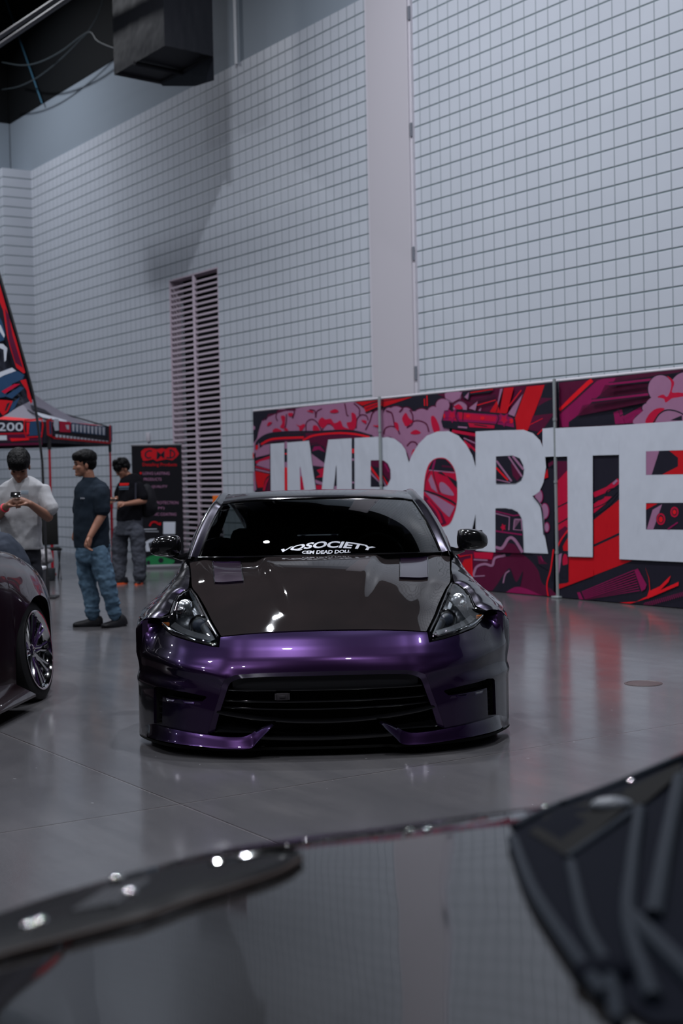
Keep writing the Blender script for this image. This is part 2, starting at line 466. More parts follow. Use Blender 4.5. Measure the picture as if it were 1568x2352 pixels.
for f0, f1, z0 in ((1.0, .93, 0), (.93, .90, .03)):
    b.grid(np.array([[(p-O_-(ctr-O_))*f0+(ctr-O_)+[0, 0, z0] for p in cs+[cs[0]]], [(p-O_-(ctr-O_))*f1+(ctr-O_)+[0, 0, z0+.02] for p in cs+[cs[0]]]]))
b.add([(p-ctr)*.9+ctr-O_+[0, 0, .05] for p in cs], [(0, 1, 2, 3)])
m1 = A_+(B_-A_)*.42; m2 = D_+(C_-D_)*.42
b.tube([m1-O_+[0, 0, -.0], m2-O_+[0, 0, -.0]], .035, 8); b.build('outlet_frame', mat('duct_black', (.006, .006, .009), .6), t, sm=False)
# lower flap hanging beyond the duct
C2, D2 = at_z(487, 135, zb), at_z(398, 200, zb-.0)
b = MB(); b.grid(np.array([[D_-O_, (D_*.5+C_*.5)-O_, C_-O_], [D_-O_+[.02, .03, -.02], (D_*.5+C_*.5)-O_+[.12, .05, -.22], C_-O_+[0, .02, -.34]]]))
b.build('flap', mat('duct_flap', (.012, .013, .02), .5), t)

# ceiling members seen at the top left ---------------------------------
M_truss = mat('truss_grey', (.08, .075, .085), .5)
def opw(x, y, o): return at_plane(x, y, WA+WN*o, WN)
b = MB()
for dy in (0, 13):
    p0, p1 = opw(0, 84+dy*1.5, 2.2), opw(160, -22+dy*1.3, 2.2); d_ = p1-p0
    b.tube([p0-d_*.32, p1+d_*.35], .04, 10)
o = b.build('ceiling_pipe_pair', M_truss); tag(o, 'pair of grey pipes running under the black ceiling at top left', 'pipe')
b = MB(); q0, q1 = opw(12, -5, .06), opw(97, 238, .06); b.tube([q0+(q0-q1)*.45, q0, q1], .017, 8)
o = b.build('ceiling_cable', mat('cable_blue', (.045, .13, .20), .4)); tag(o, 'straight thin blue cable across the black ceiling', 'cable')
M_cab = mat('cable_dark', (.030, .040, .045), .4)
b = MB(); b.tube([opw(*p, .50) for p in cr([(5, 206), (45, 198), (90, 175), (140, 135), (180, 95), (202, 72), (230, 20), (250, -60)], 30)], .011, 6)
o = b.build('drooping_cable', M_cab); tag(o, 'dark cable drooping below the black ceiling left of the duct, the lower of two', 'cable')
b = MB(); b.tube([opw(*p, .62) for p in cr([(5, 143), (50, 150), (90, 143), (140, 118), (202, 74), (225, 95), (266, 112), (300, 118)], 30)], .013, 6)
o = b.build('drooping_cable', M_cab); tag(o, 'dark cable drooping below the black ceiling and running to the duct', 'cable')
# ------------------------------------------------------------------ car builder (local axes: x right seen from the front, y towards the rear, z up)
def paint(name, col, metal=.75, rough=.38, flake=0, coat=1.0, tint=None):
    m = mat(name, col, rough, metal, coat, .02); g = N(m)
    if flake:
        X = g.xyz(); v = g.n('ShaderNodeTexVoronoi'); v.inputs['Scale'].default_value = 420; g.l(g.obj, v.inputs['Vector'])
        nrm = g.n('ShaderNodeMixRGB'); nm = g.n('ShaderNodeNormalMap'); 
        c = g.mix(g.math('MULTIPLY', g.math('GREATER_THAN', v.outputs['Color'], .8), flake), col, tuple(min(1, x*2.2+.02) for x in col)); g.l(c, g.b.inputs['Base Color'])
        g.nt.nodes.remove(nrm); g.nt.nodes.remove(nm)
    return m
def thin_glass(name, tint, ior=1.5, rough=0, refl=(1, 1, 1)):
    m = bpy.data.materials.new(name); m.use_nodes = True; nt = m.node_tree; nt.nodes.clear()
    o = nt.nodes.new('ShaderNodeOutputMaterial'); mx = nt.nodes.new('ShaderNodeMixShader'); tr = nt.nodes.new('ShaderNodeBsdfTransparent')
    gl = nt.nodes.new('ShaderNodeBsdfGlossy'); fr = nt.nodes.new('ShaderNodeFresnel'); fr.inputs[0].default_value = ior
    tr.inputs[0].default_value = (*tint, 1); gl.inputs['Roughness'].default_value = rough; gl.inputs[0].default_value = (*refl, 1)
    nt.links.new(fr.outputs[0], mx.inputs[0]); nt.links.new(tr.outputs[0], mx.inputs[1]); nt.links.new(gl.outputs[0], mx.inputs[2]); nt.links.new(mx.outputs[0], o.inputs[0]); return m
M_tire = mat('tyre_rubber', (.012, .012, .013), .6)
M_chrome = mat('chrome', (.78, .79, .80), .06, 1)
M_chromer = mat('reflector_silver', (.62, .64, .66), .22, 1)
M_blackgloss = mat('black_gloss', (.006, .006, .007), .12, coat=.6)
M_blackmatt = mat('black_matt', (.006, .006, .006), .65)
M_under = mat('underbody_black', (.004, .004, .004), .9)
M_glassw = thin_glass('windscreen_glass', (.16, .19, .19), 1.5)
M_glasss = thin_glass('side_glass', (.10, .11, .12), 1.5)
M_lens = thin_glass('lens_glass', (.93, .95, .97), 1.45)
M_seat = mat('seat_dark', (.02, .02, .022), .6)
M_decal = mat('decal_silver', (.30, .31, .35), .35)

PU = np.array([0, .1, .2, .3, .42, .55, .75, .88, .96, 1.005, 1.02, 1.02]); PW = np.array([0, .0015, .0062, .0145, .030, .058, .15, .28, .42, .53, .60, .7])
_q = cr(np.stack([np.r_[-PU[1:3][::-1], PU], np.r_[PW[1:3][::-1], PW]], 1), 1201); _q = _q[np.argmin(abs(_q[:, 0])):]; _q[0] = 0; CU, CW = _q[:, 0], np.maximum.accumulate(_q[:, 1]); CS = np.concatenate([[0], np.cumsum(np.hypot(np.diff(CU), np.diff(CW)))])
SMX = CS[-1]
def sstep(x): x = min(1, max(0, x)); return x*x*(3-2*x)
def seg_d(p, a, b):
    p, a, b = map(np.array, (p, a, b)); t = np.clip(np.dot(p-a, b-a)/np.dot(b-a, b-a), 0, 1); return np.linalg.norm(p-a-(b-a)*t)
def bumper_pt(s, v, off=0):
    sg = 1 if s >= 0 else -1; a = abs(s)
    k = np.interp(v, [-1, .3, .45, .6, .7], [1, 1, .995, .982, .955])
    k = k+(1-k)*.75*sstep((a-.95)/.2)
    l = np.interp(v, [-1, .36, .42, .46, .50, .55, .60, .65, .70], [0, 0, .006, .020, .042, .080, .125, .18, .235])*(1-.8*sstep((a-1.0)/.2))
    u, w_ = np.interp(a, CS, CU), np.interp(a, CS, CW)
    # tangent for the outward normal
    u2, w2 = np.interp(min(a+.02, SMX), CS, CU), np.interp(min(a+.02, SMX), CS, CW); u1, w1 = np.interp(max(a-.02, 0), CS, CU), np.interp(max(a-.02, 0), CS, CW)
    t = np.array([u2-u1, w2-w1]); t /= np.linalg.norm(t)+1e-9; n = np.array([t[1], -t[0]])
    # sculpting: crease that runs from the grille corner up to the side, hollow under it, and the outer ridge
    d = 0
    cy = np.interp(a, [.40, .53, .60, .70, .84, .96, 1.1], [.40, .418, .436, .455, .475, .492, .50])
    if a > .42:
        f = sstep((a-.42)/.14)*(1-.6*sstep((a-.98)/.25))
        if v < cy: d -= .018*f*sstep((cy-v)/.09)*(1-sstep((cy-.09-v)/.12)*.75)
        d += .007*f*math.exp(-((v-cy)/.030)**2)
    if v > .30 and a > .56:                   # small ridge above the vent slit
        d += .010*math.exp(-((v-.355)/.028)**2)*sstep((a-.64)/.16)
    # nose: soft centre ridge
    d += .010*math.exp(-(a/.30)**2)*sstep((v-.43)/.08)
    return np.array([sg*(u*k+n[0]*(off+d)), w_+l+n[1]*(off+d), v])
def u2s(u): return float(np.interp(u, CU, CS))
def mir(P): return [(-p[0],)+tuple(p[1:]) for p in P]

HEDGE = [(.541, .205, .609), (.60, .40, .671), (.64, .55, .722), (.698, .75, .783), (.738, .87, .817), (.757, 1.05, .866), (.772, 1.2, .903), (.79, 1.33, .934)]
HCEN = [(0, .16, .634), (0, .30, .705), (0, .5, .792), (0, .72, .870), (0, .90, .912), (0, 1.12, .943)]
_he = cr(HEDGE, 401); _hc = cr(HCEN, 401)
def hood_pt(t, a, off=0):
    i = min(400, max(0, t*400)); j = int(min(399, i)); f = i-j
    E_ = _he[j]*(1-f)+_he[j+1]*f; C_ = _hc[j]*(1-f)+_hc[j+1]*f; q = abs(a)
    E_ = E_-np.array([.006, 0, 0])
    p = np.array([a*E_[0], C_[1]+(E_[1]-C_[1])*q**2.2, C_[2]+(E_[2]-C_[2])*q**2.4])
    hb = .24+.17*t; e = sstep((t-.12)/.5)
    p[2] += .030*e*(1-sstep((q-hb)/.10))                       # centre dome
    p[2] += .010*e*math.exp(-((q-.86)/.07)**2)                 # side ridges
    p[2] += .012*math.exp(-((t-.0)/.04)**2)*0+off
    return p
def ring_panel(pts3, inset, thick):
    pass

def make_car(label, cat, loc, rz, opt):
    P1, HOOD, VENT = opt['paint'], opt['hood'], opt['vent']
    car = empty('sports_car', loc, rz, label, cat)
    def part(mb, name, m, parent=car, **k):
        return mb.build(name, m, parent, **k)
    # ---- bumper cover
    half = [(0, .629), (.29, .6235), (.426, .6165), (.553, .605), (.556, .556), (.645, .567), (.751, .585), (.865, .604), (.95, .629), (1.025, .664), (1.13, .676), (1.24, .680),
            (SMX, .675), (SMX, .05), (1.24, .045), (1.13, .05), (1.055, .118), (.929, .135), (.823, .130), (.69, .118), (.622, .115), (.604, .17), (.572, .262), (.541, .365), (.517, .405), (.47, .424), (.42, .430), (.282, .436), (.104, .438), (0, .438)]
    outer = half+[(-s, v) for s, v in half[::-1] if s > 0]
    slot = [(1.012, .326), (.990, .338), (.935, .343), (.744, .329), (.632, .313), (.626, .306), (.649, .286), (.69, .286), (.923, .296), (.930, .150), (1.020, .140)]
    pan = [(.915, .289), (.668, .280), (.655, .27), (.628, .150), (.64, .138), (.922, .155)]
    V, Fs, loops = cdt(outer, [slot, [(-s, v) for s, v in slot]], .0125)
    b = MB(); b.add([bumper_pt(*v) for v in V], Fs)
    for lp in loops:
        L = [bumper_pt(s, v) for s, v in lp]; ins = []
        for s, v in lp: q = bumper_pt(s, v, -.018); ins.append(q)
        L.append(L[0]); ins.append(ins[0]); b.grid(np.array([L, ins]))
    part(b, 'front_bumper', P1, ang=38)
    # pockets behind the slots and their details
    for sg in (1, -1):
        b = MB(); sl = [(s*sg, v) for s, v in slot]; L = [bumper_pt(s, v, -.016) for s, v in dense(sl, .03)]; L.append(L[0])
        c = bumper_pt(.80*sg, .24, -.10)
        I = [p*.92+c*.08+(bumper_pt(s, v, -.075)-p) for p, (s, v) in zip(L[:-1], dense(sl, .03))]; I.append(I[0])
        b.grid(np.array([L, I])); V2, F2, _ = cdt(sl, [], .03); b.add([bumper_pt(s, v, -.07) for s, v in V2], F2)
        vt = part(b, 'side_vent', M_blackmatt)
        for k in range(4):
            b = MB(); z0 = .165+k*.035
            b.tube([bumper_pt(sg*.940, z0, -.035), bumper_pt(sg*1.0, z0-.006, -.03)], .006, 6); b.build('vent_fin', M_blackgloss, vt)
        # sunken lower face of the cheek, tipped towards the floor
        b = MB(); pp = [(s*sg, v) for s, v in pan]; V2, F2, lps = cdt(pp, [], .02)
        o_ = lambda v: .004-.022*(1-(v-.13)/.17)
        b.add([bumper_pt(s, v, o_(v)) for s, v in V2], F2)
        L = [bumper_pt(s, v, o_(v)) for s, v in lps[0]]; L.append(L[0]); I = [bumper_pt(s, v, -.02) for s, v in lps[0]]; I.append(I[0]); b.grid(np.array([L, I]))
        part(b, 'cheek_panel', P1)
    # ---- grille surround and grille
    oc = [(.620, .118), (.604, .17), (.572, .262), (.541, .365), (.517, .405), (.47, .424), (.42, .430), (.282, .436), (.104, .438), (0, .438)]
    ic = [(.590, .130), (.578, .17), (.548, .262), (.515, .350), (.490, .386), (.45, .402), (.41, .408), (.282, .413), (.104, .414), (0, .414)]
    od = cr(oc, 50); idd = cr(ic, 50)
    for sg in (1, -1):
        b = MB(); r0 = [bumper_pt(sg*s, v, -.002) for s, v in od]; r1 = [bumper_pt(sg*s, v, -.022) for s, v in idd]; r2 = [bumper_pt(sg*s*.985, v-.004, -.12) for s, v in idd]
        b.grid(np.array([r0, r1])); b.grid(np.array([r1, r2]))
        part(b, 'grille_surround', P1, ang=25)
    b = MB()
    gl = [(s, v) for s, v in idd]+[(-s, v) for s, v in idd[::-1]]+[(-.60, .06), (.60, .06)]
    V2, F2, _ = cdt([(s, v) for s, v in gl[::3]], [], .06)
    b.add([bumper_pt(s, v, -.16) for s, v in V2], F2)
    gr = part(b, 'grille', M_under, sm=False)
    def bar(vc, ve, s1, th, off, nm, m=M_blackgloss, dp=.02, par=gr):
        b = MB(); rows = []
        for x in np.linspace(-s1, s1, 41):
            q = abs(x)/s1; v = vc+(ve-vc)*q**2
            o = bumper_pt(x, v+th/2, off); i = bumper_pt(x, v-th/2, off); o2 = bumper_pt(x, v+th/2, off-dp); i2 = bumper_pt(x, v-th/2, off-dp)
            rows.append([o2, o, (o+i)/2+np.array([0, -.002, 0]), i, i2])
        b.grid(np.array(rows)); b.build(nm, m, par, ang=60)
    bar(.378, .377, .492, .062, -.055, 'upper_grille_band', mat('grille_band', (.010, .010, .013), .45), .05)
    bar(.342, .344, .515, .009, -.035, 'grille_slat', dp=.05)
    bar(.280, .288, .540, .008, -.045, 'grille_slat', dp=.05)
    bar(.240, .252, .552, .008, -.050, 'grille_slat', dp=.05)
    bar(.180, .232, .572, .013, -.012, 'grille_slat', dp=.06)
    bar(.094, .103, .36, .020, -.03, 'lower_intake_bar', dp=.05)
    for sg in (1, -1):      # shelf inside the lower corner of the opening
        b = MB(); b.grid(np.array([[bumper_pt(sg*s, .178+.03*q, -.12) for s, q in ((.33, 0), (.45, .6), (.57, 1.3))], [bumper_pt(sg*s, .128, -.02) for s in (.36, .45, .60)]]))
        b.build('corner_shelf', M_blackgloss, gr)
    if opt.get('front'):
        b = MB(); c = bumper_pt(-.222, .313, -.01); b.box(c, (.062, .012, .036), bev=.003); b.box(c+[0, -.007, .002], (.03, .01, .014), bev=.002)
        b.box(c+[-.034, .0, 0], (.008, .02, .03)); b.box(c+[.034, 0, 0], (.008, .02, .03)); b.build('plate_bracket', mat('bracket_grey', (.05, .045, .05), .5), gr)
    # ---- lip
    lo = [(SMX, .040), (1.109, .066), (.97, .070), (.838, .071), (.72, .066), (.632, .062), (.536, .057), (.45, .056), (.406, .057), (.372, .066), (.345, .095), (.30, .140), (.262, .176)]
    hi = [(SMX, .05), (1.051, .132), (.94, .137), (.823, .134), (.70, .124), (.619, .118), (.55, .113), (.48, .110), (.425, .113), (.388, .126), (.365, .140), (.32, .165), (.276, .181)]
    lod, hid = cr(lo, 60), cr(hi, 60)
    for sg in (1, -1):
        b = MB(); rows = []
        for (s0, v0), (s1, v1) in zip(lod, hid):
            kk = 1-.95*sstep((s1-.86)/.28)
            rows.append([bumper_pt(sg*s1, v1, -.03), bumper_pt(sg*s1, v1, .014*kk), bumper_pt(sg*(s0*.4+s1*.6), v1*.6+v0*.4, .030*kk), bumper_pt(sg*(s0*.8+s1*.2), v0*.8+v1*.2, .036*kk), bumper_pt(sg*s0, v0, .044*kk), bumper_pt(sg*s0, v0-.003, .03*kk), bumper_pt(sg*s0, v0+.004, -.06)])
        b.grid(np.array(rows)); part(b, 'front_lip', opt.get('lip', P1), ang=50)
        b = MB(); rows = []
        for s, v, in zip(np.linspace(.0, SMX, 40), np.linspace(.052, .050, 40)):
            rows.append([bumper_pt(sg*s, v, .0 if s > .36 else -.03), bumper_pt(sg*s, v-.014, .0 if s > .36 else -.03), bumper_pt(sg*s, v-.014, -.2)])
        b.grid(np.array(rows)); part(b, 'splitter', M_blackmatt)
    # ---- hood
    b = MB(); nT, nA = 70, 90
    G = np.array([[hood_pt(t, a) for a in np.linspace(-1, 1, nA)] for t in np.linspace(0, 1, nT)])
    b.grid(G)
    for row, dv in ((G[0], (0, .012, -.022)), (G[-1], (0, .01, -.03)), (G[:, 0], (.012, 0, -.02)), (G[:, -1], (-.012, 0, -.02))): flange(b, row, dv, False)
    hd = part(b, 'hood', HOOD, ang=50)
    for sg in (1, -1):
        b = MB(); n = 12
        t0, t1, a0, a1 = .56, .955, .60, .82
        g1 = np.array([[hood_pt(t0+(t1-t0)*i/n, sg*((a0+(a1-a0)*j/n)*(1+.0*i)), .003+.006*sstep(1-i/n*1.0)) for j in range(n+1)] for i in range(n+1)])
        b.grid(g1)
        for row in (g1[0], g1[-1], g1[:, 0], g1[:, -1]): flange(b, row, (0, 0, -.03), False)
        vo = b.build('hood_vent', VENT, hd, ang=40)
        b = MB(); edge = list(g1[0])+list(g1[1:, -1])+list(g1[-1][::-1][1:])+list(g1[::-1, 0][1:-1])
        b.tube([np.array(p)+[0, 0, .002] for p in edge], .0035, 6, closed=True); b.build('vent_edge', P1, vo)
    # dark gap between the hood and the bumper, and under the headlamps
    b = MB()
    b.grid(np.array([[hood_pt(0, a)+[0, -.012, -.016] for a in np.linspace(-1, 1, 30)], [hood_pt(0, a)+[0, .05, -.05] for a in np.linspace(-1, 1, 30)]]))
    b.grid(np.array([[bumper_pt(s, .60, -.02) for s in np.linspace(-.55, .55, 30)], [bumper_pt(s, .60, -.02)+[0, .1, .0] for s in np.linspace(-.55, .55, 30)]]))
    part(b, 'hood_gap_seal', M_under)
    # ---- body sides
    AX0, AX1, AR, AZ = .87, 3.42, .365, .325
    ST = [(.48, [(.885, .683), (.905, .687), (.928, .688), (.945, .686), (.96, .682), (.97, .677), (.975, .672)]),
          (.55, [(.838, .705), (.875, .716), (.910, .715), (.945, .704), (.974, .684), (.995, .66), (1.02, .62)]),
          (.70, [(.828, .752), (.86, .764), (.895, .758), (.935, .737), (.975, .708), (1.005, .68), (1.025, .65)]),
          (.80, [(.812, .782), (.845, .792), (.885, .783), (.925, .760), (.968, .728), (1.005, .695), (1.03, .67)]),
          (.87, [(.755, .812), (.80, .820), (.86, .808), (.91, .782), (.955, .75), (1.0, .712), (1.03, .68)]),
          (1.05, [(.760, .866), (.80, .862), (.85, .840), (.90, .803), (.95, .757), (1.0, .70), (1.03, .66)]),
          (1.20, [(.776, .904), (.805, .895), (.845, .868), (.89, .825), (.935, .76), (.985, .64), (1.0, .48)]),
          (1.36, [(.80, .935), (.825, .922), (.85, .892), (.875, .84), (.905, .75), (.925, .5), (.945, .13)]),
          (1.70, [(.815, .950), (.84, .935), (.862, .905), (.885, .85), (.905, .75), (.92, .5), (.945, .13)]),
          (2.30, [(.82, .975), (.845, .96), (.868, .925), (.89, .86), (.91, .75), (.925, .5), (.945, .13)]),
          (2.70, [(.80, .99), (.85, .975), (.89, .94), (.92, .87), (.94, .76), (.95, .5), (.955, .13)]),
          (3.00, [(.77, .995), (.84, .982), (.90, .94), (.945, .87), (.975, .76), (.995, .6), (1.0, .42)]),
          (3.25, [(.74, .995), (.82, .982), (.90, .935), (.96, .86), (.995, .77), (1.025, .70), (1.045, .655)]),
          (3.42, [(.72, .99), (.80, .978), (.89, .932), (.955, .86), (1.0, .78), (1.03, .72), (1.05, .685)]),
          (3.60, [(.69, .98), (.77, .968), (.86, .925), (.94, .85), (.99, .77), (1.025, .70), (1.045, .655)]),
          (3.85, [(.62, .955), (.70, .945), (.80, .90), (.90, .82), (.96, .72), (.99, .6), (1.0, .42)]),
          (4.08, [(.54, .925), (.62, .91), (.72, .86), (.82, .78), (.88, .66), (.90, .45), (.89, .20)]),
          (4.22, [(.44, .90), (.50, .87), (.58, .80), (.66, .70), (.72, .60), (.74, .42), (.72, .22)])]
    if opt.get('front'): keep = ST
    ws = np.array([s[0] for s in ST]); nW = 150
    SEC = cr([[c for p in s[1] for c in p] for s in ST], 10) # placeholder shape check
    prof = np.array([[c for p in s[1] for c in p] for s in ST]).reshape(len(ST), 7, 2)
    def sec(wv):
        i = int(np.clip(np.searchsorted(ws, wv)-1, 0, len(ws)-2)); f = (wv-ws[i])/(ws[i+1]-ws[i])
        g_ = lambda j: prof[min(max(j, 0), len(ws)-1)]
        p0, p1, p2, p3 = g_(i-1), g_(i), g_(i+1), g_(i+2)
        # non-uniform safe: blend linear and smooth
        h = f*f*(3-2*f)*.35+f*.65
        P = p1+(p2-p1)*h
        return P
    def arch(wv):
        z = .13
        for ax in (AX0, AX1):
            d = AR**2-(wv-ax)**2
            if d > 0: z = max(z, AZ+sqrt(d))
        return z
    def side(sg, w0, w1, name, nu=26, cut=None):
        b = MB(); W_ = np.linspace(w0, w1, max(6, int((w1-w0)/.022)))
        W_ = sorted(set(list(W_)+[x for ax in (AX0, AX1) for x in (ax-AR+1e-3, ax+AR-1e-3) if w0 < x < w1]))
        rows = []
        for wv in W_:
            P = cr(sec(wv), nu); za = arch(wv); lst = P[-1].copy(); zb_ = lst[1]
            bot = max(za, .13) if wv > .5 else lst[1]
            if wv > .5:
                # stretch the lower columns so that they finish on the arch
                top = P[:nu//2]; lowz = np.linspace(P[nu//2][1], bot, nu-nu//2+1)[1:] if P[nu//2][1] > bot else None
                if lowz is not None:
                    us = np.interp(-lowz, -P[nu//2:, 1], P[nu//2:, 0]); ub = 0*np.interp(wv, [.5, 3.0, 3.2, 3.7, 3.9], [1.03, 1.0, 1.05, 1.05, 1.0])
                    Q = [tuple(P[nu//2])]+list(zip(us, lowz)); P = np.array([tuple(x) for x in P[:nu//2]]+Q)[:nu+1]
                else: P = np.vstack([P, P[-1:]])
            else: P = np.vstack([P, P[-1:]])
            rows.append([(sg*p[0], wv, p[1]) for p in P]+[(sg*(P[-1][0]-.03), wv, P[-1][1]+.005)])
        b.grid(np.array(rows))
        e = np.array(rows); flange(b, e[0], (-sg*.012, .004, -.004), False); flange(b, e[-1], (-sg*.012, -.004, -.004), False)
        return part(b, name, P1, ang=42)
    for sg in (1, -1):
        side(sg, .48, 1.362, 'front_fender'); d_ = side(sg, 1.368, 2.60, 'door'); side(sg, 2.606, 4.22, 'rear_quarter')
        b = MB(); b.box((sg*.925, 2.42, .82), (.012, .2, .035), bev=.006); b.build('door_handle', P1, d_)
        b = MB(); rows = []
        so = opt.get('skirt', 0)
        for wv in np.linspace(1.30, 3.02, 30):
            f = sstep((wv-1.3)/.3)
            rows.append([(sg*(.90), wv, .20), (sg*(.955+so*f*.3), wv, .17), (sg*(.985+so*f), wv, .10), (sg*(.985+so*f), wv, .085), (sg*.85, wv, .09)])
        b.grid(np.array(rows)); b.add(rows[-1], [(0, 1, 2, 3, 4)]); part(b, 'side_skirt', opt.get('skirt_m', M_blackgloss))
        # wheel arch liners
        for ax in (AX0, AX1):
            b = MB(); q = [(ax+AR*cos(t), AZ+AR*sin(t)) for t in np.linspace(-.35, pi+.35, 30)]
            b.grid(np.array([[(sg*.985, x, z) for x, z in q], [(sg*.60, x, z) for x, z in q]]))
            b.grid(np.array([[(sg*.60, x, z) for x, z in q], [(sg*.60, ax, AZ) for x, z in q]]))
            part(b, 'wheel_arch', M_under)
            # wheel with tyre, dished rim and spokes
            cam_ = radians(opt.get('camber', 4)); R = Matrix.Rotation(sg*(-cam_), 4, 'Y'); T = Matrix.Translation((sg*(.95+opt.get('wo', 0)), ax, .33)) @ R
            if sg < 0: T = T @ Matrix.Rotation(pi, 4, 'Z')
            b = MB(); b.lathe([(.250, -.235), (.30, -.24), (.322, -.225), (.330, -.20), (.330, -.04), (.322, -.012), (.30, .0), (.262, .004), (.250, -.004)], 56, T)
            ty = part(b, 'tyre', M_tire)
            b = MB(); b.lathe([(.250, -.235), (.24, -.2), (.235, -.05), (.240, -.025), (.254, .002), (.262, .008), (.262, .012), (.252, .012), (.240, -.005), (.228, -.03), (.222, -.12), (.222, -.20), (.05, -.205)], 56, T)
            rm = part(b, 'rim', opt['rim'])
            b = MB()
            for k in range(10):
                q = 2*pi*k/10; dq = .11
                for e in (-1, 1):
                    pts = [T @ Vector((-.055, .035*cos(q+e*.5), .035*sin(q+e*.5))), T @ Vector((-.035, .12*cos(q+e*dq*.6), .12*sin(q+e*dq*.6))), T @ Vector((-.02, .232*cos(q+e*dq), .232*sin(q+e*dq)))]
                    b.tube(pts, [.018, .013, .015], 8)
            b.lathe([(0, -.03), (.03, -.03), (.06, -.045), (.065, -.08), (0, -.08)], 24, T); b.build('spokes', opt['rim'], rm)
            b = MB(); b.lathe([(0, -.10), (.165, -.10), (.165, -.12), (0, -.12)], 40, T); part(b, 'brake_disc', mat('brake_disc', (.12, .12, .13), .35, .9))
    # ---- floor pan and rear
    b = MB(); b.box((0, 2.2, .16), (1.2, 3.6, .10)); b.box((0, .45, .12), (1.6, .5, .07)); part(b, 'underbody', M_under, sm=False)
    rs = sec(4.22); L = [(p[0], 4.22, p[1]) for p in cr(rs, 16)]
    b = MB(); b.grid(np.array([[(x*k, y+.05*(1-k*k), z) for x, y, z in L] for k in np.linspace(-1, 1, 24)])); rb = part(b, 'rear_bumper', P1)
    for sg in (1, -1):
        b = MB(); b.box((sg*.60, 4.24, .72), (.16, .03, .10), rz=-sg*.35, bev=.02); part(b, 'tail_lamp', mat('tail_red', (.25, .01, .01), .15, coat=1))
    # ---- greenhouse
    GB = [(0, 1.085, .968), (.35, 1.12, .966), (.60, 1.22, .962), (.728, 1.33, .958)]
    GT = [(0, 1.87, 1.292), (.30, 1.885, 1.288), (.50, 1.915, 1.278), (.612, 1.965, 1.262)]
    gb, gt = cr(GB, 20), cr(GT, 20)
    def glass_pt(a, t, off=0):
        q = abs(a)*19; j = int(min(18, q)); f = q-j; B_ = gb[j]*(1-f)+gb[j+1]*f; T_ = gt[j]*(1-f)+gt[j+1]*f
        p = B_*(1-t)+T_*t; p = p+np.array([0, -.035, .03])*4*t*(1-t)*.8+np.array([0, -.83, .55])*off; return np.array([p[0]*(1 if a >= 0 else -1), p[1], p[2]])
    b = MB(); b.grid(np.array([[glass_pt(a, t) for a in np.linspace(-1, 1, 50)] for t in np.linspace(0, 1, 30)])); ws_ = part(b, 'windscreen', M_glassw)
    b = MB(); b.grid(np.array([[glass_pt(a, 0) +[0, -.0, 0] for a in np.linspace(-1.0, 1.0, 40)], [glass_pt(a, 0)+[0, .02, -.06] for a in np.linspace(-1, 1, 40)]]))
    b.grid(np.array([[hood_pt(1, a)+[0, .0, -.03] for a in np.linspace(-1, 1, 40)], [glass_pt(a, 0)+[0, .02, -.05] for a in np.linspace(-1, 1, 40)]]))
    part(b, 'cowl', M_blackmatt)
    b = MB()
    for seq in ([glass_pt(a, .0, .004) for a in np.linspace(-1, 1, 50)], [glass_pt(a, 1, .004) for a in np.linspace(-1, 1, 50)], [glass_pt(1, t, .004) for t in np.linspace(0, 1, 30)], [glass_pt(-1, t, .004) for t in np.linspace(0, 1, 30)]): b.tube(seq, .006, 6)
    b.build('windscreen_seal', M_blackgloss, ws_)
    PO = [(.805, 1.30, .930), (.800, 1.42, .975), (.785, 1.62, 1.060), (.752, 1.82, 1.150), (.715, 2.00, 1.225), (.678, 2.16, 1.275), (.66, 2.45, 1.300), (.645, 2.75, 1.285), (.61, 3.1, 1.22), (.56, 3.5, 1.09), (.52, 3.9, .96)]
    pin = [(.728, 1.33, .958), (.715, 1.45, 1.02), (.690, 1.63, 1.110), (.660, 1.79, 1.185), (.635, 1.90, 1.238), (.614, 1.975, 1.264), (.60, 2.3, 1.318), (.58, 2.65, 1.31), (.54, 3.1, 1.25), (.49, 3.5, 1.13), (.45, 3.9, .98)]
    PMm = [((a[0]+b_[0])/2+.012, (a[1]+b_[1])/2-.006, (a[2]+b_[2])/2+.022) for a, b_ in zip(pin, PO)]
    for sg in (1, -1):
        b = MB(); r = loft([[(sg*x, y, z) for x, y, z in c] for c in (pin, PMm, PO)], 80, 9); b.grid(r)
        flange(b, r[-1], (-sg*.02, 0, -.02), False); part(b, 'roof_pillar', P1, ang=50)
        # side window
        lowr = [(.80, 1.42, .945), (.805, 1.7, .955), (.81, 2.1, .975), (.80, 2.6, .995), (.77, 3.0, 1.00), (.73, 3.3, 1.0)]
        upr = [(.800, 1.42, .965), (.785, 1.62, 1.055), (.735, 1.92, 1.19), (.676, 2.2, 1.275), (.655, 2.6, 1.285), (.63, 3.0, 1.22)]
        b = MB(); b.grid(loft([[(sg*(x-.012), y, z) for x, y, z in c] for c in (lowr, upr)], 40, 6)); part(b, 'side_window', M_glasss)
        b = MB(); b.tube([(sg*x, y, z+.004) for x, y, z in cr(lowr, 30)], .006, 6); part(b, 'window_trim', M_blackgloss)
    # roof skin
    RC = [(0, 1.865, 1.290), (0, 1.93, 1.312), (0, 2.05, 1.329), (0, 2.3, 1.342), (0, 2.6, 1.335), (0, 2.9, 1.30)]
    RE = [(.614, 1.975, 1.264), (.61, 2.05, 1.285), (.603, 2.2, 1.306), (.60, 2.3, 1.318), (.58, 2.65, 1.31), (.56, 2.9, 1.285)]
    rc, re = cr(RC, 30), cr(RE, 30)
    b = MB(); G = []
    for c, e in zip(rc, re):
        G.append([(a*e[0], c[1]+(e[1]-c[1])*abs(a)**2.2, c[2]+(e[2]-c[2])*abs(a)**3.0) for a in np.linspace(-1, 1, 50)])
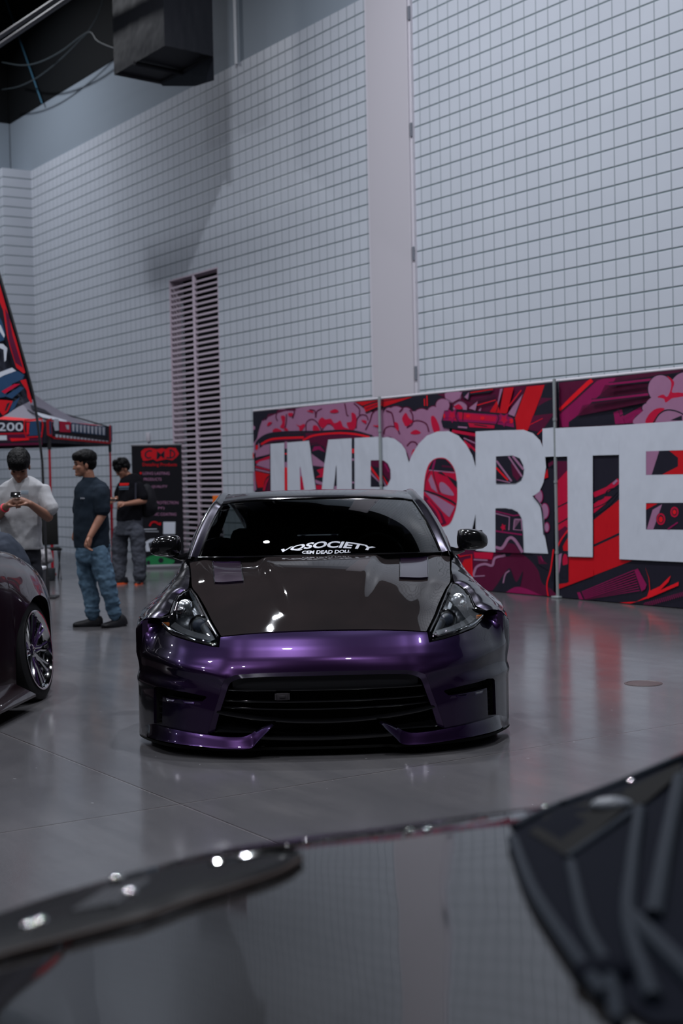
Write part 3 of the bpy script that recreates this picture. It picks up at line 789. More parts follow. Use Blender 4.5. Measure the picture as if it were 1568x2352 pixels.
    b.grid(np.array(G)); part(b, 'roof', P1)
    b = MB(); G = []
    for y, z, hw_ in ((2.905, 1.297, .56), (3.1, 1.255, .54), (3.4, 1.165, .50), (3.7, 1.05, .47), (3.9, .975, .45)):
        G.append([(a*hw_, y, z-.02*abs(a)**3) for a in np.linspace(-1, 1, 20)])
    b.grid(np.array(G)); part(b, 'rear_window', M_glasss)
    b = MB(); b.grid(np.array([[(a*.56, 3.9, .97-.02*abs(a)**2) for a in np.linspace(-1, 1, 20)], [(a*.50, 4.1, .955-.03*a*a) for a in np.linspace(-1, 1, 20)], [(a*.44, 4.24, .90) for a in np.linspace(-1, 1, 20)]])); part(b, 'tailgate', P1)
    # ---- mirrors
    for sg in (1, -1):
        b = MB(); rows = []
        for k, (x, sy, sz, dz) in enumerate(((  .862, .02, .03, -.005), (.868, .055, .058, 0), (.885, .072, .070, 0), (.93, .078, .074, -.002), (.98, .074, .070, -.004), (1.02, .062, .058, -.008), (1.045, .038, .036, -.012), (1.052, .01, .012, -.014))):
            rows.append([(sg*x, 1.66+.93*sy*np.sign(cos(q))*abs(cos(q))**.7-.02*(x-.86), 1.018+dz+.93*sz*np.sign(sin(q))*abs(sin(q))**.75*(1 if sin(q) > 0 else .95)) for q in np.linspace(0, 2*pi, 33)])
        b.grid(np.array(rows)); b.add([(sg*.862, 1.66, 1.013)], [])
        mr = part(b, 'wing_mirror', opt['mirror'], ang=60)
        b = MB(); b.tube([(sg*.90, 1.66, .955), (sg*.85, 1.62, .945), (sg*.79, 1.55, .955)], [.016, .022, .03], 10); b.build('mirror_arm', M_blackgloss, mr)
        b = MB(); b.box((sg*.955, 1.735, 1.015), (.15, .006, .11), bev=.002); b.build('mirror_glass', M_chrome, mr)
    # ---- headlamps
    inn = [(.550, .215, .552), (.5535, .225, .602), (.612, .405, .667), (.652, .555, .716), (.705, .745, .776), (.740, .855, .808)]
    out = [(.775, .845, .800), (.806, .79, .778), (.820, .70, .750), (.823, .60, .722), (.825, .53, .700), (.835, .49, .690), (.878, .465, .682)]
    bot = [tuple(bumper_pt(s, v+.006, .002)) for s, v in ((1.020, .662), (.95, .629), (.865, .604), (.751, .585), (.645, .567), (.575, .556))]
    for sg in (1, -1):
        bd = inn+out+bot; bd = [(sg*p[0], p[1], p[2]) for p in bd]
        Pp, Fs, bdd = patch(bd, .012, bulge=.030, dirn=(0, -.75, .65), n=30)
        b = MB(); b.add(Pp, Fs); hl = part(b, 'headlamp', M_lens, ang=80)
        c = np.mean(np.array(bdd), 0)
        b = MB(); L = [np.array(p) for p in bdd]; L.append(L[0]); I = [p+(c-p)*.10+np.array([0, .045, -.055]) for p in L]
        b.grid(np.array([L, I])); b.add([np.array(p)+(c-p)*.10+np.array([0, .045, -.055]) for p in Pp], Fs)
        b.build('lamp_bucket', mat('lamp_black', (.012, .014, .016), .18, .2), hl)
        b = MB(); b.tube([p+(c-p)*.012+np.array([0, -.002, .002]) for p in map(np.array, bdd)], .0055, 6, closed=True); b.build('lamp_rim', M_blackgloss, hl)
        # projector, chrome reflector blades and lamp details behind the lens
        b = MB(); pc = Vector((sg*.665, .45, .642)); Tm = Matrix.Translation(pc) @ Matrix.Rotation(-pi/2, 4, 'Z')
        b.lathe([(.052, -.03), (.058, .0), (.054, .006), (.046, .004), (.040, -.015)], 28, Tm); b.build('projector_ring', M_chrome, hl)
        b = MB(); b.ell(pc+Vector((0, -.002, 0)), (.038, .026, .038), 20); b.build('projector_lens', mat('projector', (.04, .05, .07), .03, coat=1), hl)
        b = MB()
        rows = [[(sg*(x+dx), y+dy, z+dz) for x, y, z in cr([(.575, .26, .585), (.625, .40, .645), (.665, .54, .695), (.715, .72, .752)], 20)] for dx, dy, dz in ((-.004, .006, .002), (.014, -.004, -.004), (.030, .000, -.016), (.040, .03, -.035))]
        b.grid(np.array(rows)); b.build('reflector_blade', M_chromer, hl)
        b = MB(); m_ = MB(); m_.ell((0, 0, 0), (.055, .03, .07), 20); b.add([(sg*(.755+v[0]), .64+v[1], .700+v[2]) for v in m_.v], m_.f); b.build('reflector_bowl', M_chromer, hl)
        b = MB(); b.grid(np.array([[bumper_pt(sg*s, v+.012, -.012) for s, v in ((.62, .575), (.72, .59), (.82, .608), (.92, .632))], [bumper_pt(sg*s, v+.03, -.035) for s, v in ((.62, .575), (.72, .59), (.82, .608), (.92, .632))]])); b.build('lower_reflector', M_chromer, hl)
        b = MB()
        b.tube([(sg*x, y, z) for x, y, z in cr([(.60, .25, .572), (.70, .30, .590), (.80, .37, .622), (.862, .44, .662)], 16)], [.004+.004*sin(k/15*pi) for k in range(16)], 6)
        b.ell((sg*.775, .62, .70), (.030, .022, .034), 16); b.ell((sg*.765, .72, .738), (.018, .015, .02), 12)
        b.tube([(sg*x, y, z) for x, y, z in cr([(.79, .52, .665), (.80, .62, .705), (.79, .74, .75)], 10)], .005, 6)
        b.build('lamp_trim', M_chrome, hl)
        b = MB(); b.box((sg*.845, .45, .652), (.045, .012, .022), rz=sg*.6, bev=.004); b.build('side_marker', mat('amber_reflector', (.35, .10, .02), .2), hl)
    # ---- cabin
    b = MB(); b.grid(loft([[(-.74, 1.36, .90), (0, 1.20, .93), (.74, 1.36, .90)], [(-.74, 1.65, .93), (0, 1.60, .95), (.74, 1.65, .93)], [(-.74, 1.80, .84), (0, 1.78, .86), (.74, 1.80, .84)], [(-.74, 1.82, .5), (0, 1.80, .5), (.74, 1.82, .5)]], 20, 14)); part(b, 'dashboard', mat('dash_black', (.010, .010, .011), .75))
    b = MB(); b.tube([(.37+.175*cos(q), 1.90+.05*sin(q), .88+.17*sin(q)) for q in np.linspace(0, 2*pi, 28)[:-1]], .014, 8, closed=True); b.tube([(.20, 1.9, .88), (.54, 1.9, .88)], .012, 6); part(b, 'steering_wheel', M_seat)
    for sg in (1, -1):
        b = MB(); b.box((sg*.37, 2.28, .50), (.46, .5, .16), bev=.05); b.box((sg*.37, 2.55, .80), (.46, .14, .58), bev=.06, Mx=Matrix.Rotation(radians(-14), 3, 'X')); b.box((sg*.37, 2.62, 1.12), (.24, .09, .16), bev=.035)
        part(b, 'seat', M_seat)
    b = MB(); b.box((0.0, 1.98, 1.20), (.20, .03, .055), bev=.012); b.tube([(0, 1.97, 1.22), (0, 1.93, 1.27)], .008, 6); part(b, 'rear_view_mirror', M_blackgloss)
    b = MB(); b.box((0, 2.8, .70), (1.45, .04, .5)); part(b, 'cabin_bulkhead', M_under)
    return car, glass_pt, ws_

M_purple = paint('purple_pearl', (.022, .0065, .050), .85, .27)
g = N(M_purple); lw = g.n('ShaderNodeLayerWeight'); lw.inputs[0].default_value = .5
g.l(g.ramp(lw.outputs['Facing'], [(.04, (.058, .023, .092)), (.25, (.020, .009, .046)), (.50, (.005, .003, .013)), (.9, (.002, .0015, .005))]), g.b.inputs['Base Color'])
M_carbon = paint('carbon_hood', (.030, .026, .026), 0, .5); M_carbon.node_tree.nodes['Principled BSDF'].inputs['Specular IOR Level'].default_value = 0
g = N(M_carbon); X = g.xyz()
ck = g.n('ShaderNodeTexChecker'); ck.inputs['Scale'].default_value = 260; g.l(g.obj, ck.inputs['Vector'])
nz = g.noise(3.0, 4)
cc = g.mix(nz, (.012, .011, .0115), (.028, .0205, .0205)); cc = g.mix(g.math('MULTIPLY', ck.outputs['Fac'], .35), cc, (.012, .012, .013)); g.l(cc, g.b.inputs['Base Color'])
CARPSI = radians(1.5)
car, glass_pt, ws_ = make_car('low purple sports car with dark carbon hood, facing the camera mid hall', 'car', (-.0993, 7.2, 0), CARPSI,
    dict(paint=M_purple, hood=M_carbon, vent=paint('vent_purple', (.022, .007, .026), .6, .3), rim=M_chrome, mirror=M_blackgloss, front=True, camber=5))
# lettering at the foot of the windscreen
def arc_text(txt, amin, amax, tb0, tt0, bulge_b, bulge_t, shear, par, name, m):
    me = text_mesh(txt, 1, .035); V, Fs = mesh_arrays(me)
    x0, x1 = V[:, 0].min(), V[:, 0].max(); y0, y1 = V[:, 1].min(), V[:, 1].max(); out = []
    for x, y, _ in V:
        q = (x-x0)/(x1-x0); h = (y-y0)/(y1-y0); c = 2*q-1
        q2 = q+shear*(h-.5)*(1 if c < 9 else -1)
        lo_ = tb0+bulge_b*(1-c*c); hi_ = tt0+bulge_t*(1-c*c)
        out.append(glass_pt(amin+(amax-amin)*q2, lo_+(hi_-lo_)*h, .004))
    b = MB(); b.add(out, Fs); return b.build(name, m, par, sm=False, fixn=False)
arc_text('VQSOCIETY', -.228, .300, .034, .088, .045, .100, .05, ws_, 'windscreen_lettering', M_decal)
arc_text('CEM DEAD DOLL', -.10, .165, .028, .062, -.012, .004, .02, ws_, 'windscreen_lettering', M_decal)
# ------------------------------------------------------------------ printed fence banner along the wall
BO = .20
RED = hexc(196, 0, 22); CRIM = hexc(190, 0, 55); PINK = hexc(160, 112, 145); WINE = hexc(86, 0, 48); NAVY = hexc(24, 22, 38); HOT = hexc(228, 10, 30)
_dk = .8
MAG = hexc(140, 10, 80); WHT = (.50, .53, .60)
def cloth(name, col):
    m = mat(name, col, .62, spec=.25); g = N(m); X = g.xyz()
    n = g.noise(2.2, 3, sc3=(1, 1, .45)); f = g.noise(9, 3, sc3=(1, 1, .3)); g.bump(g.math('ADD', n, g.math('MULTIPLY', f, .25)), .55, .05); return m
BM = {k: cloth('print_'+k, tuple(x*(.82 if k != 'white' else .95) for x in v)) for k, v in dict(red=RED, crim=CRIM, pink=PINK, wine=WINE, navy=NAVY, hot=HOT, mag=MAG, white=WHT).items()}
BK = list(BM); BMS = [BM[k] for k in BK]
ZM = {'A': (570, 900, 4.9), 'B': (870, 880, 3.7333), 'C': (1270, 840, 5.2617), 'D': (1040, 1120, 2.9697), 'F': (0, 0, 1), 'G': (0, 860, 5.6), 'H': (0, 620, 5.345), 'R': (1000, 840, 2.7606), 'Q': (300, 1000, 7.35)}
class Print:
    """flat printed shapes lying on a plane; every shape sits a fraction of a millimetre above the one before"""
    def __init__(s, P, n, X, step=.00028): s.P, s.n, s.X = np.array(P), np.array(n), np.array(X); s.Z = np.array([0, 0, 1.]); s.k = 1; s.mb = MB(); s.step = step; s.clip = None
    def pt(s, z, x, y):
        ox, oy, sc = ZM[z]; p = at_plane(ox+x/sc, oy+y/sc, s.P, s.n)-s.P
        q = [float(np.dot(p, s.X)), float(p[2])]
        if s.clip: q = [min(max(q[0], s.clip[0]), s.clip[1]), min(max(q[1], s.clip[2]), s.clip[3])]
        return q
    def add2(s, P2, mi):
        P2 = [tuple(p) for p in P2]
        Q = [P2[0]]
        for p in P2[1:]:
            if abs(p[0]-Q[-1][0])+abs(p[1]-Q[-1][1]) > 1e-5: Q.append(p)
        if len(Q) < 3: return
        T = tessellate_polygon([[Vector((p[0], p[1], 0)) for p in Q]])
        o = s.k*s.step; s.k += 1
        Fs = []
        for t in T:
            a, b, c = (np.array(Q[i]) for i in t)
            cr_ = (b[0]-a[0])*(c[1]-a[1])-(b[1]-a[1])*(c[0]-a[0])
            Fs.append(tuple(t) if cr_ > 0 else tuple(t)[::-1])
        s.mb.add([(p[0], -o, p[1]) for p in Q], Fs, mi)
    def poly(s, z, col, pts, sm=False):
        P = cr([(x, y) for x, y in pts], len(pts)*6, True) if sm else pts
        s.add2([s.pt(z, x, y) for x, y in P], BK.index(col))
    def stroke(s, z, col, pts, wd, sm=True, taper=False):
        P = cr(pts, max(2, len(pts)*(6 if sm else 1))) if sm and len(pts) > 2 else np.array(pts, float); L = []; R = []
        for i in range(len(P)):
            t = P[min(i+1, len(P)-1)]-P[max(i-1, 0)]; t = t/(np.linalg.norm(t)+1e-9); nn = np.array([-t[1], t[0]]); w_ = wd/2*((1-i/(len(P)-1)) if taper else 1)+.01
            L.append(P[i]+nn*w_); R.append(P[i]-nn*w_)
        s.add2([s.pt(z, *p) for p in L+R[::-1]], BK.index(col))
    def blobs(s, z, col, cs, edge=None, ew=6):
        for (x, y, rx, ry) in cs:
            if edge: s.add2([s.pt(z, x+(rx+ew)*cos(q), y+(ry+ew)*sin(q)) for q in np.linspace(0, 2*pi, 28)[:-1]], BK.index(edge))
        for (x, y, rx, ry) in cs: s.add2([s.pt(z, x+rx*cos(q), y+ry*sin(q)) for q in np.linspace(0, 2*pi, 28)[:-1]], BK.index(col))
BS = [(-8.41, -4.93), (-4.925, -1.49), (-1.485, 1.96)]
BTOP = 2.44
def banner(i, label):
    s0, s1 = BS[i]; t = empty('fence_banner', wp((s0+s1)/2, 0, BO), WRZ, label, 'banner', 'printed fence banners along the block wall')
    b = MB(); nx = 60
    def wav(x, z): return .012*sin(x*5+i)*sin(z*2.1)*(1 if z < .5 else .4)
    b.box((0, .004, BTOP/2+.01), (s1-s0, .004, BTOP-.02)); b.build('cloth', BM['navy'], t, sm=False)
    b = MB(); b.tube([(-(s1-s0)/2, .02, BTOP+.012), ((s1-s0)/2, .02, BTOP+.012)], .018, 10)
    b.build('top_rail', M_rail, t)
    pr = Print(wp((s0+s1)/2, 0, BO), WN, WD); pr.clip = (-(s1-s0)/2, (s1-s0)/2, .01, BTOP)
    return t, pr
M_rail = mat('rail_pale', (.48, .46, .50), .4); M_pole = mat('pole_grey', (.30, .33, .34), .4, .3)
# -- left panel
t, p = banner(0, 'red and black printed fence banner, left panel with the first letters behind the purple car')
A = 'A'
p.poly(A, 'pink', [(45, 1200), (45, 560), (100, 520), (130, 380), (160, 310), (200, 320), (240, 260), (310, 240), (340, 200), (400, 190), (440, 200), (520, 190), (640, 165), (760, 150), (1000, 120), (1200, 110), (1320, 200), (1400, 230), (1570, 180), (1570, 520), (1400, 520), (1250, 470), (1000, 440), (600, 440), (250, 470), (120, 530), (130, 640), (45, 700)])
p.poly(A, 'wine', [(130, 300), (215, 250), (300, 240), (330, 205), (440, 195), (530, 185), (540, 210), (420, 215), (330, 240), (210, 290), (170, 330)])
p.poly(A, 'navy', [(45, 225), (330, 200), (315, 240), (225, 250), (205, 290), (160, 315), (135, 380), (110, 470), (95, 530), (45, 580)], False)
p.blobs(A, 'pink', [(60, 405, 18, 24)])
for pts in ([(430, 250), (430, 330), (415, 420)], [(330, 330), (312, 280), (330, 225)], [(650, 440), (655, 350), (710, 310), (770, 340), (830, 440)], [(830, 430), (870, 375), (915, 362), (960, 390), (985, 430)], [(760, 290), (775, 220), (830, 190)], [(1085, 130), (1100, 200), (1110, 260), (1130, 270)], [(1215, 410), (1225, 310), (1270, 260), (1330, 270), (1350, 320)], [(1190, 130), (1250, 190), (1250, 260)], [(1320, 430), (1370, 330), (1400, 240), (1470, 195), (1570, 210)], [(460, 200), (520, 215), (500, 300)], [(690, 200), (750, 215), (760, 290)]):
    p.stroke(A, 'wine', pts, 13)
for pts in ([(790, 340), (830, 288), (870, 310), (930, 305), (965, 350), (1000, 345), (1040, 325), (1070, 390), (1140, 420), (1160, 430), (990, 430), (950, 380), (900, 360), (840, 410)], [(1165, 235), (1215, 270), (1210, 400), (1150, 430), (1110, 350), (1165, 330)], [(370, 275), (415, 275), (415, 340), (405, 410), (360, 395), (385, 350)], [(540, 365), (580, 380), (630, 360), (640, 385), (600, 440), (580, 440), (575, 400)], [(735, 380), (780, 385), (805, 440), (735, 440)], [(280, 430), (320, 410), (380, 440), (290, 455)], [(215, 385), (230, 345), (270, 340), (250, 370)], [(920, 225), (980, 193), (1020, 220), (975, 238)], [(1275, 320), (1330, 325), (1325, 360)], [(660, 215), (720, 213), (735, 235)], [(1405, 380), (1470, 375), (1495, 365), (1480, 400)], [(405, 430), (430, 405), (455, 440)], [(455, 240), (505, 240), (495, 275), (460, 270)]):
    p.poly(A, 'crim', pts, True)
p.poly(A, 'red', [(1200, 105), (1570, 80), (1570, 150), (1330, 240), (1300, 160)])
p.stroke(A, 'navy', [(1195, 110), (1400, 95), (1500, 82)], 12); p.stroke(A, 'navy', [(1290, 165), (1420, 120), (1570, 85)], 16); p.stroke(A, 'navy', [(1325, 235), (1450, 180), (1570, 150)], 12); p.stroke(A, 'wine', [(1330, 190), (1570, 115)], 9)
# car roof line and body
p.poly(A, 'wine', [(130, 560), (260, 480), (700, 450), (1150, 440), (1420, 500), (1420, 1130), (620, 1130), (640, 560), (300, 560), (140, 610)])
p.stroke(A, 'navy', [(95, 650), (110, 560), (230, 480), (450, 455), (800, 450), (1150, 440), (1400, 500)], 26)
p.stroke(A, 'navy', [(130, 575), (270, 500), (650, 485)], 34); p.stroke(A, 'hot', [(150, 590), (290, 530), (630, 512)], 22); p.stroke(A, 'hot', [(620, 545), (750, 490), (1000, 465), (1200, 475), (1370, 508)], 22)
p.stroke(A, 'hot', [(100, 650), (105, 600)], 22, False); p.stroke(A, 'navy', [(130, 640), (200, 590), (330, 560), (620, 545)], 10)
p.poly(A, 'pink', [(130, 640), (180, 600), (250, 585), (250, 700), (90, 740), (90, 660)])
p.poly(A, 'navy', [(80, 760), (250, 700), (250, 1120), (80, 1120)]); p.poly(A, 'crim', [(88, 780), (250, 720), (250, 750), (92, 810)]); p.poly(A, 'pink', [(95, 825), (130, 785), (250, 755), (250, 870)]); p.poly(A, 'crim', [(85, 835), (250, 875), (250, 890), (85, 850)])
p.poly(A, 'pink', [(88, 862), (250, 900), (250, 915), (88, 880)]); p.poly(A, 'red', [(85, 890), (255, 930), (215, 960), (190, 1010), (180, 1075), (115, 1078), (92, 980)]); p.poly(A, 'crim', [(170, 1110), (205, 1000), (250, 950), (215, 1030), (195, 1110)]); p.poly(A, 'wine', [(210, 1110), (235, 1010), (255, 980), (255, 1110)])
p.poly(A, 'pink', [(45, 900), (80, 890), (100, 1100), (45, 1120)]); p.blobs(A, 'hot', [(60, 997, 14, 12), (58, 720, 14, 40)])
# between the letters
p.poly(A, 'navy', [(690, 560), (920, 560), (840, 1110), (770, 1110)]); p.poly(A, 'wine', [(700, 545), (915, 545), (890, 680), (850, 600), (780, 570), (700, 580)]); p.poly(A, 'mag', [(725, 670), (750, 615), (820, 610), (880, 680), (800, 650)]); p.stroke(A, 'wine', [(700, 600), (790, 585), (880, 620)], 12)
p.poly(A, 'pink', [(720, 695), (870, 805), (860, 845), (735, 830)]); p.poly(A, 'crim', [(780, 880), (870, 850), (850, 960), (765, 965), (820, 930)]); p.poly(A, 'pink', [(760, 985), (850, 1020), (850, 1050), (770, 1030)]); p.poly(A, 'crim', [(770, 1050), (840, 1050), (840, 1110), (780, 1110)])
p.stroke(A, 'pink', [(435, 560), (435, 640)], 30, False); p.stroke(A, 'navy', [(435, 640), (435, 790)], 30, False); p.stroke(A, 'hot', [(435, 690), (435, 705)], 30, False); p.stroke(A, 'pink', [(435, 790), (435, 850)], 30, False); p.stroke(A, 'hot', [(435, 850), (435, 1300)], 30, False)
p.stroke(A, 'navy', [(1190, 530), (1190, 1200)], 34, False); p.stroke(A, 'hot', [(1190, 640), (1190, 690)], 30, False); p.stroke(A, 'pink', [(1190, 750), (1190, 775)], 30, False); p.stroke(A, 'pink', [(1190, 1010), (1190, 1030)], 30, False)
p.poly(A, 'crim', [(590, 850), (625, 850), (660, 1300), (600, 1300)]); p.poly(A, 'navy', [(975, 1200), (1000, 850), (1015, 850), (1015, 1200)]); p.stroke(A, 'pink', [(605, 850), (608, 950)], 26, False); p.stroke(A, 'pink', [(995, 1060), (995, 1100)], 30, False)
W_ = 'white'
LB = 1700
p.poly(A, W_, [(262, 585), (418, 572), (425, LB), (272, LB)])                      # I
p.poly(A, W_, [(450, 570), (697, 550), (712, 640), (730, 800), (775, 1110), (860, LB-200), (860, LB), (660, LB), (645, 1110), (618, 950), (600, 840), (592, 860), (600, 1110), (605, LB), (460, LB)])
p.poly(A, W_, [(915, 538), (1178, 522), (1180, LB), (1018, LB), (1010, 1100), (1008, 820), (1000, 850), (985, 1000), (970, 1110), (940, LB), (790, LB), (840, 1110), (868, 830), (900, 620)])
p.poly(A, W_, [(1208, 520), (1570, 500), (1590, 500), (1590, 1200), (1390, 1200), (1395, LB), (1215, LB)])                  # P stem and start of bowl
p.poly(A, 'navy', [(1392, 770), (1590, 765), (1590, 1070), (1392, 1070)]); p.poly(A, 'wine', [(1395, 775), (1590, 768), (1590, 900), (1500, 860), (1395, 830)]); p.poly(A, 'hot', [(1392, 830), (1590, 1030), (1590, 1060), (1392, 870)]); p.poly(A, 'pink', [(1392, 895), (1590, 1060), (1560, 1065), (1392, 930)])
p.mb.build('printed_artwork', BMS, t, sm=False, weld=False, fixn=False)
# -- middle panel
t, p = banner(1, 'red and black printed fence banner, middle panel with white lettering and pink smoke')
B = 'B'; R = 'R'; D = 'D'
p.poly(B, 'wine', [(500, 95), (1000, 40), (1440, 10), (1440, 600), (780, 600), (750, 200)])
p.poly(B, 'red', [(30, 140), (290, 118), (30, 205)]); p.stroke(B, 'navy', [(30, 155), (250, 118)], 8, False)
for x in (390, 412): p.stroke(B, 'hot', [(x, 105+(x < 400)*30), (x+2, 195)], 9, False)
sm = [(90, 320, 60, 110), (150, 260, 70, 60), (235, 280, 60, 70), (370, 310, 80, 90), (470, 280, 60, 80), (550, 190, 58, 55), (640, 110, 70, 60), (700, 210, 60, 60), (60, 420, 70, 50), (180, 420, 80, 90), (350, 420, 90, 90), (480, 400, 80, 80), (250, 520, 60, 80), (310, 600, 60, 70), (560, 300, 60, 80)]
p.blobs(B, 'pink', sm, 'wine', 9); p.poly(B, 'pink', [(60, 260), (600, 220), (610, 420), (450, 430), (330, 560), (275, 680), (220, 520), (60, 440)])
for pts in ([(65, 235), (115, 260), (135, 340), (140, 380)], [(45, 440), (60, 390), (110, 370), (160, 390), (185, 440)], [(270, 230), (295, 280), (290, 350), (245, 385)], [(245, 385), (280, 340), (340, 322), (410, 350), (435, 420)], [(245, 540), (280, 505), (320, 510), (340, 545)], [(180, 250), (210, 215)]): p.stroke(B, 'wine', pts, 12)
for pts in ([(205, 300), (235, 255), (265, 300), (295, 330), (240, 370), (215, 335)], [(455, 285), (485, 290), (520, 360), (525, 410), (480, 420), (455, 340)], [(275, 430), (320, 400), (365, 425), (325, 440)], [(285, 610), (300, 570), (320, 575), (300, 615)], [(140, 335), (170, 350), (175, 410), (145, 380)], [(650, 205), (690, 180), (725, 215), (690, 225)]): p.poly(B, 'crim', pts, True)
p.stroke(B, 'wine', [(650, 200), (640, 180), (700, 145), (760, 180), (765, 225)], 10)
p.poly(B, 'pink', [(570, 90), (720, 75), (700, 130), (640, 165), (580, 130)])
p.poly(B, 'navy', [(720, 75), (1000, 45), (960, 80), (790, 100), (780, 140), (730, 130)]); p.stroke(B, 'red', [(790, 82), (985, 52)], 10, False); p.poly(B, 'pink', [(740, 120), (780, 75), (770, 140)])
for k in range(4): p.stroke(B, 'navy', [(780+30*k, 160+12*k), (1010, 100+18*k)], 5, False)
p.poly(B, 'pink', [(780, 215), (855, 155), (835, 235)]); p.poly(B, 'pink', [(862, 235), (885, 208), (880, 240)]); p.stroke(B, 'hot', [(850, 190), (1010, 145)], 7, False)
p.poly(B, 'pink', [(1048, 50), (1075, 45), (1020, 250), (1012, 250)]); p.poly(B, 'red', [(960, 245), (1020, 150), (1045, 240), (1080, 42), (1165, 35), (1110, 250), (1060, 290), (1000, 270)]); p.poly(B, 'pink', [(1245, 90), (1180, 290), (1115, 265), (1150, 210)]); p.stroke(B, 'hot', [(1110, 215), (1230, 60)], 8, False)
p.poly(B, 'red', [(1275, 30), (1435, 15), (1280, 420), (1130, 420), (1180, 290)]); p.stroke(B, 'navy', [(1270, 35), (1170, 300)], 8, False); p.stroke(B, 'navy', [(1075, 45), (1015, 250)], 6, False)
p.poly(B, 'navy', [(1430, 15), (1540, 8), (1540, 640), (1420, 640), (1415, 500), (1290, 400), (1370, 200)]); p.poly(B, 'wine', [(1365, 205), (1400, 125), (1500, 130), (1420, 170)]); p.poly(B, 'wine', [(1290, 400), (1330, 280), (1515, 258), (1400, 420)]); p.stroke(B, 'hot', [(1300, 360), (1415, 302)], 5, False); p.stroke(B, 'hot', [(1370, 440), (1420, 390)], 8, False)
# engine-like cylinder
p.poly(B, 'navy', [(545, 330), (570, 235), (700, 225), (1120, 262), (1180, 310), (1190, 400), (1150, 420), (850, 420), (560, 380)]); p.poly(B, 'mag', [(570, 240), (1090, 275), (1160, 300), (1170, 380), (1020, 350), (560, 320)]); p.poly(B, 'crim', [(690, 250), (1020, 285), (1010, 330), (700, 310)]); p.poly(B, 'crim', [(605, 250), (665, 240), (675, 320), (610, 315)]); p.poly(B, 'crim', [(1065, 285), (1110, 290), (1105, 345), (1060, 330)]); p.blobs(B, 'hot', [(775, 282, 18, 14), (900, 300, 20, 14), (1145, 325, 18, 20), (572, 282, 8, 20)])
for c_ in ((640, 275), (1085, 310)):
    p.poly(B, 'mag', [(c_[0]+(62 if k % 2 == 0 else 30)*cos(k*pi/5+.3), c_[1]+(70 if k % 2 == 0 else 30)*sin(k*pi/5+.3)) for k in range(10)]); p.poly(B, 'crim', [(c_[0]+(36 if k % 2 == 0 else 20)*cos(k*pi/5+.3), c_[1]+(42 if k % 2 == 0 else 22)*sin(k*pi/5+.3)) for k in range(10)])
p.poly(B, 'crim', [(775, 340), (1005, 362), (1000, 388), (790, 378)]); p.stroke(B, 'navy', [(830, 355), (940, 372)], 10, False); p.stroke(B, 'pink', [(690, 375), (770, 382)], 14, False)
for pts in ([(735, 245), (730, 320)], [(1025, 265), (1040, 300), (1020, 350)], [(680, 240), (672, 290), (710, 350)]): p.stroke(B, 'navy', pts, 6)
p.stroke(B, 'crim', [(640, 410), (845, 445)], 26, False); p.stroke(B, 'pink', [(740, 470), (850, 520)], 10, False); p.stroke(B, 'crim', [(740, 500), (850, 590)], 30, False); p.poly(B, 'navy', [(790, 540), (850, 600), (850, 720)])
# lower right art
p.poly(D, 'navy', [(560, -130), (700, -130), (700, 770), (60, 770), (60, 400), (300, 400), (300, 130), (560, 130)])
p.poly(D, 'wine', [(150, 430), (300, 440), (390, 470), (430, 430), (520, 480), (590, 560), (620, 650), (690, 700), (690, 765), (150, 740), (60, 600), (60, 430)], True)
for pts in ([(310, 140), (500, 200), (500, 440), (310, 440)],): p.poly(D, 'navy', pts)
p.stroke(D, 'mag', [(310, 165), (440, 200), (500, 195)], 12); p.stroke(D, 'pink', [(310, 180), (410, 200), (400, 290)], 8); p.stroke(D, 'pink', [(440, 200), (495, 215), (490, 290), (430, 290), (440, 200)], 9, False); p.stroke(D, 'mag', [(310, 300), (490, 320)], 12); p.stroke(D, 'pink', [(310, 330), (490, 350)], 6)
p.poly(D, 'crim', [(362+(20 if k % 2 else 11)*cos(k*pi/5), 270+(28 if k % 2 else 14)*sin(k*pi/5)) for k in range(10)]); p.stroke(D, 'pink', [(300, 405), (360, 410), (400, 345), (440, 360), (490, 440)], 20); p.blobs(D, 'mag', [(478, 372, 18, 22)])
p.poly(D, 'navy', [(280, 730), (320, 650), (360, 590), (400, 550), (430, 620), (450, 640), (490, 570), (440, 730)], True); p.stroke(D, 'pink', [(355, 650), (370, 590), (398, 565)], 9)
p.stroke(D, 'pink', [(150, 600), (175, 540), (230, 520), (280, 530), (300, 480), (370, 460)], 16); p.stroke(D, 'pink', [(150, 605), (230, 600)], 8); p.poly(D, 'red', [(55, 560), (90, 490), (140, 480), (140, 615), (100, 590)]); p.stroke(D, 'hot', [(45, 450), (60, 470), (140, 455), (145, 620)], 8, False); p.poly(D, 'crim', [(155, 440), (290, 440), (280, 490), (160, 480)]); p.stroke(D, 'pink', [(155, 490), (250, 495)], 10)
p.poly(D, 'mag', [(380, 740), (430, 680), (520, 690), (640, 760)], True); p.poly(D, 'navy', [(440, 440), (500, 450), (560, 455), (590, 520), (660, 560), (690, 640), (690, 460), (640, 460), (640, 350), (500, 440)]); p.poly(D, 'wine', [(590, 460), (660, 520), (600, 520)]); p.stroke(D, 'mag', [(610, 465), (628, 500)], 8, False)
p.stroke(D, 'hot', [(668, 770), (655, 660), (680, 560), (700, 420)], 9)
p.blobs(D, 'pink', [(600, 60, 24, 45), (640, 160, 26, 50), (655, 270, 14, 30)], 'mag', 6); p.poly(D, 'red', [(640, -90), (660, -130), (665, -70), (635, -60)]); p.poly(D, 'wine', [(665, -165), (700, -185), (700, -160), (668, -140)])
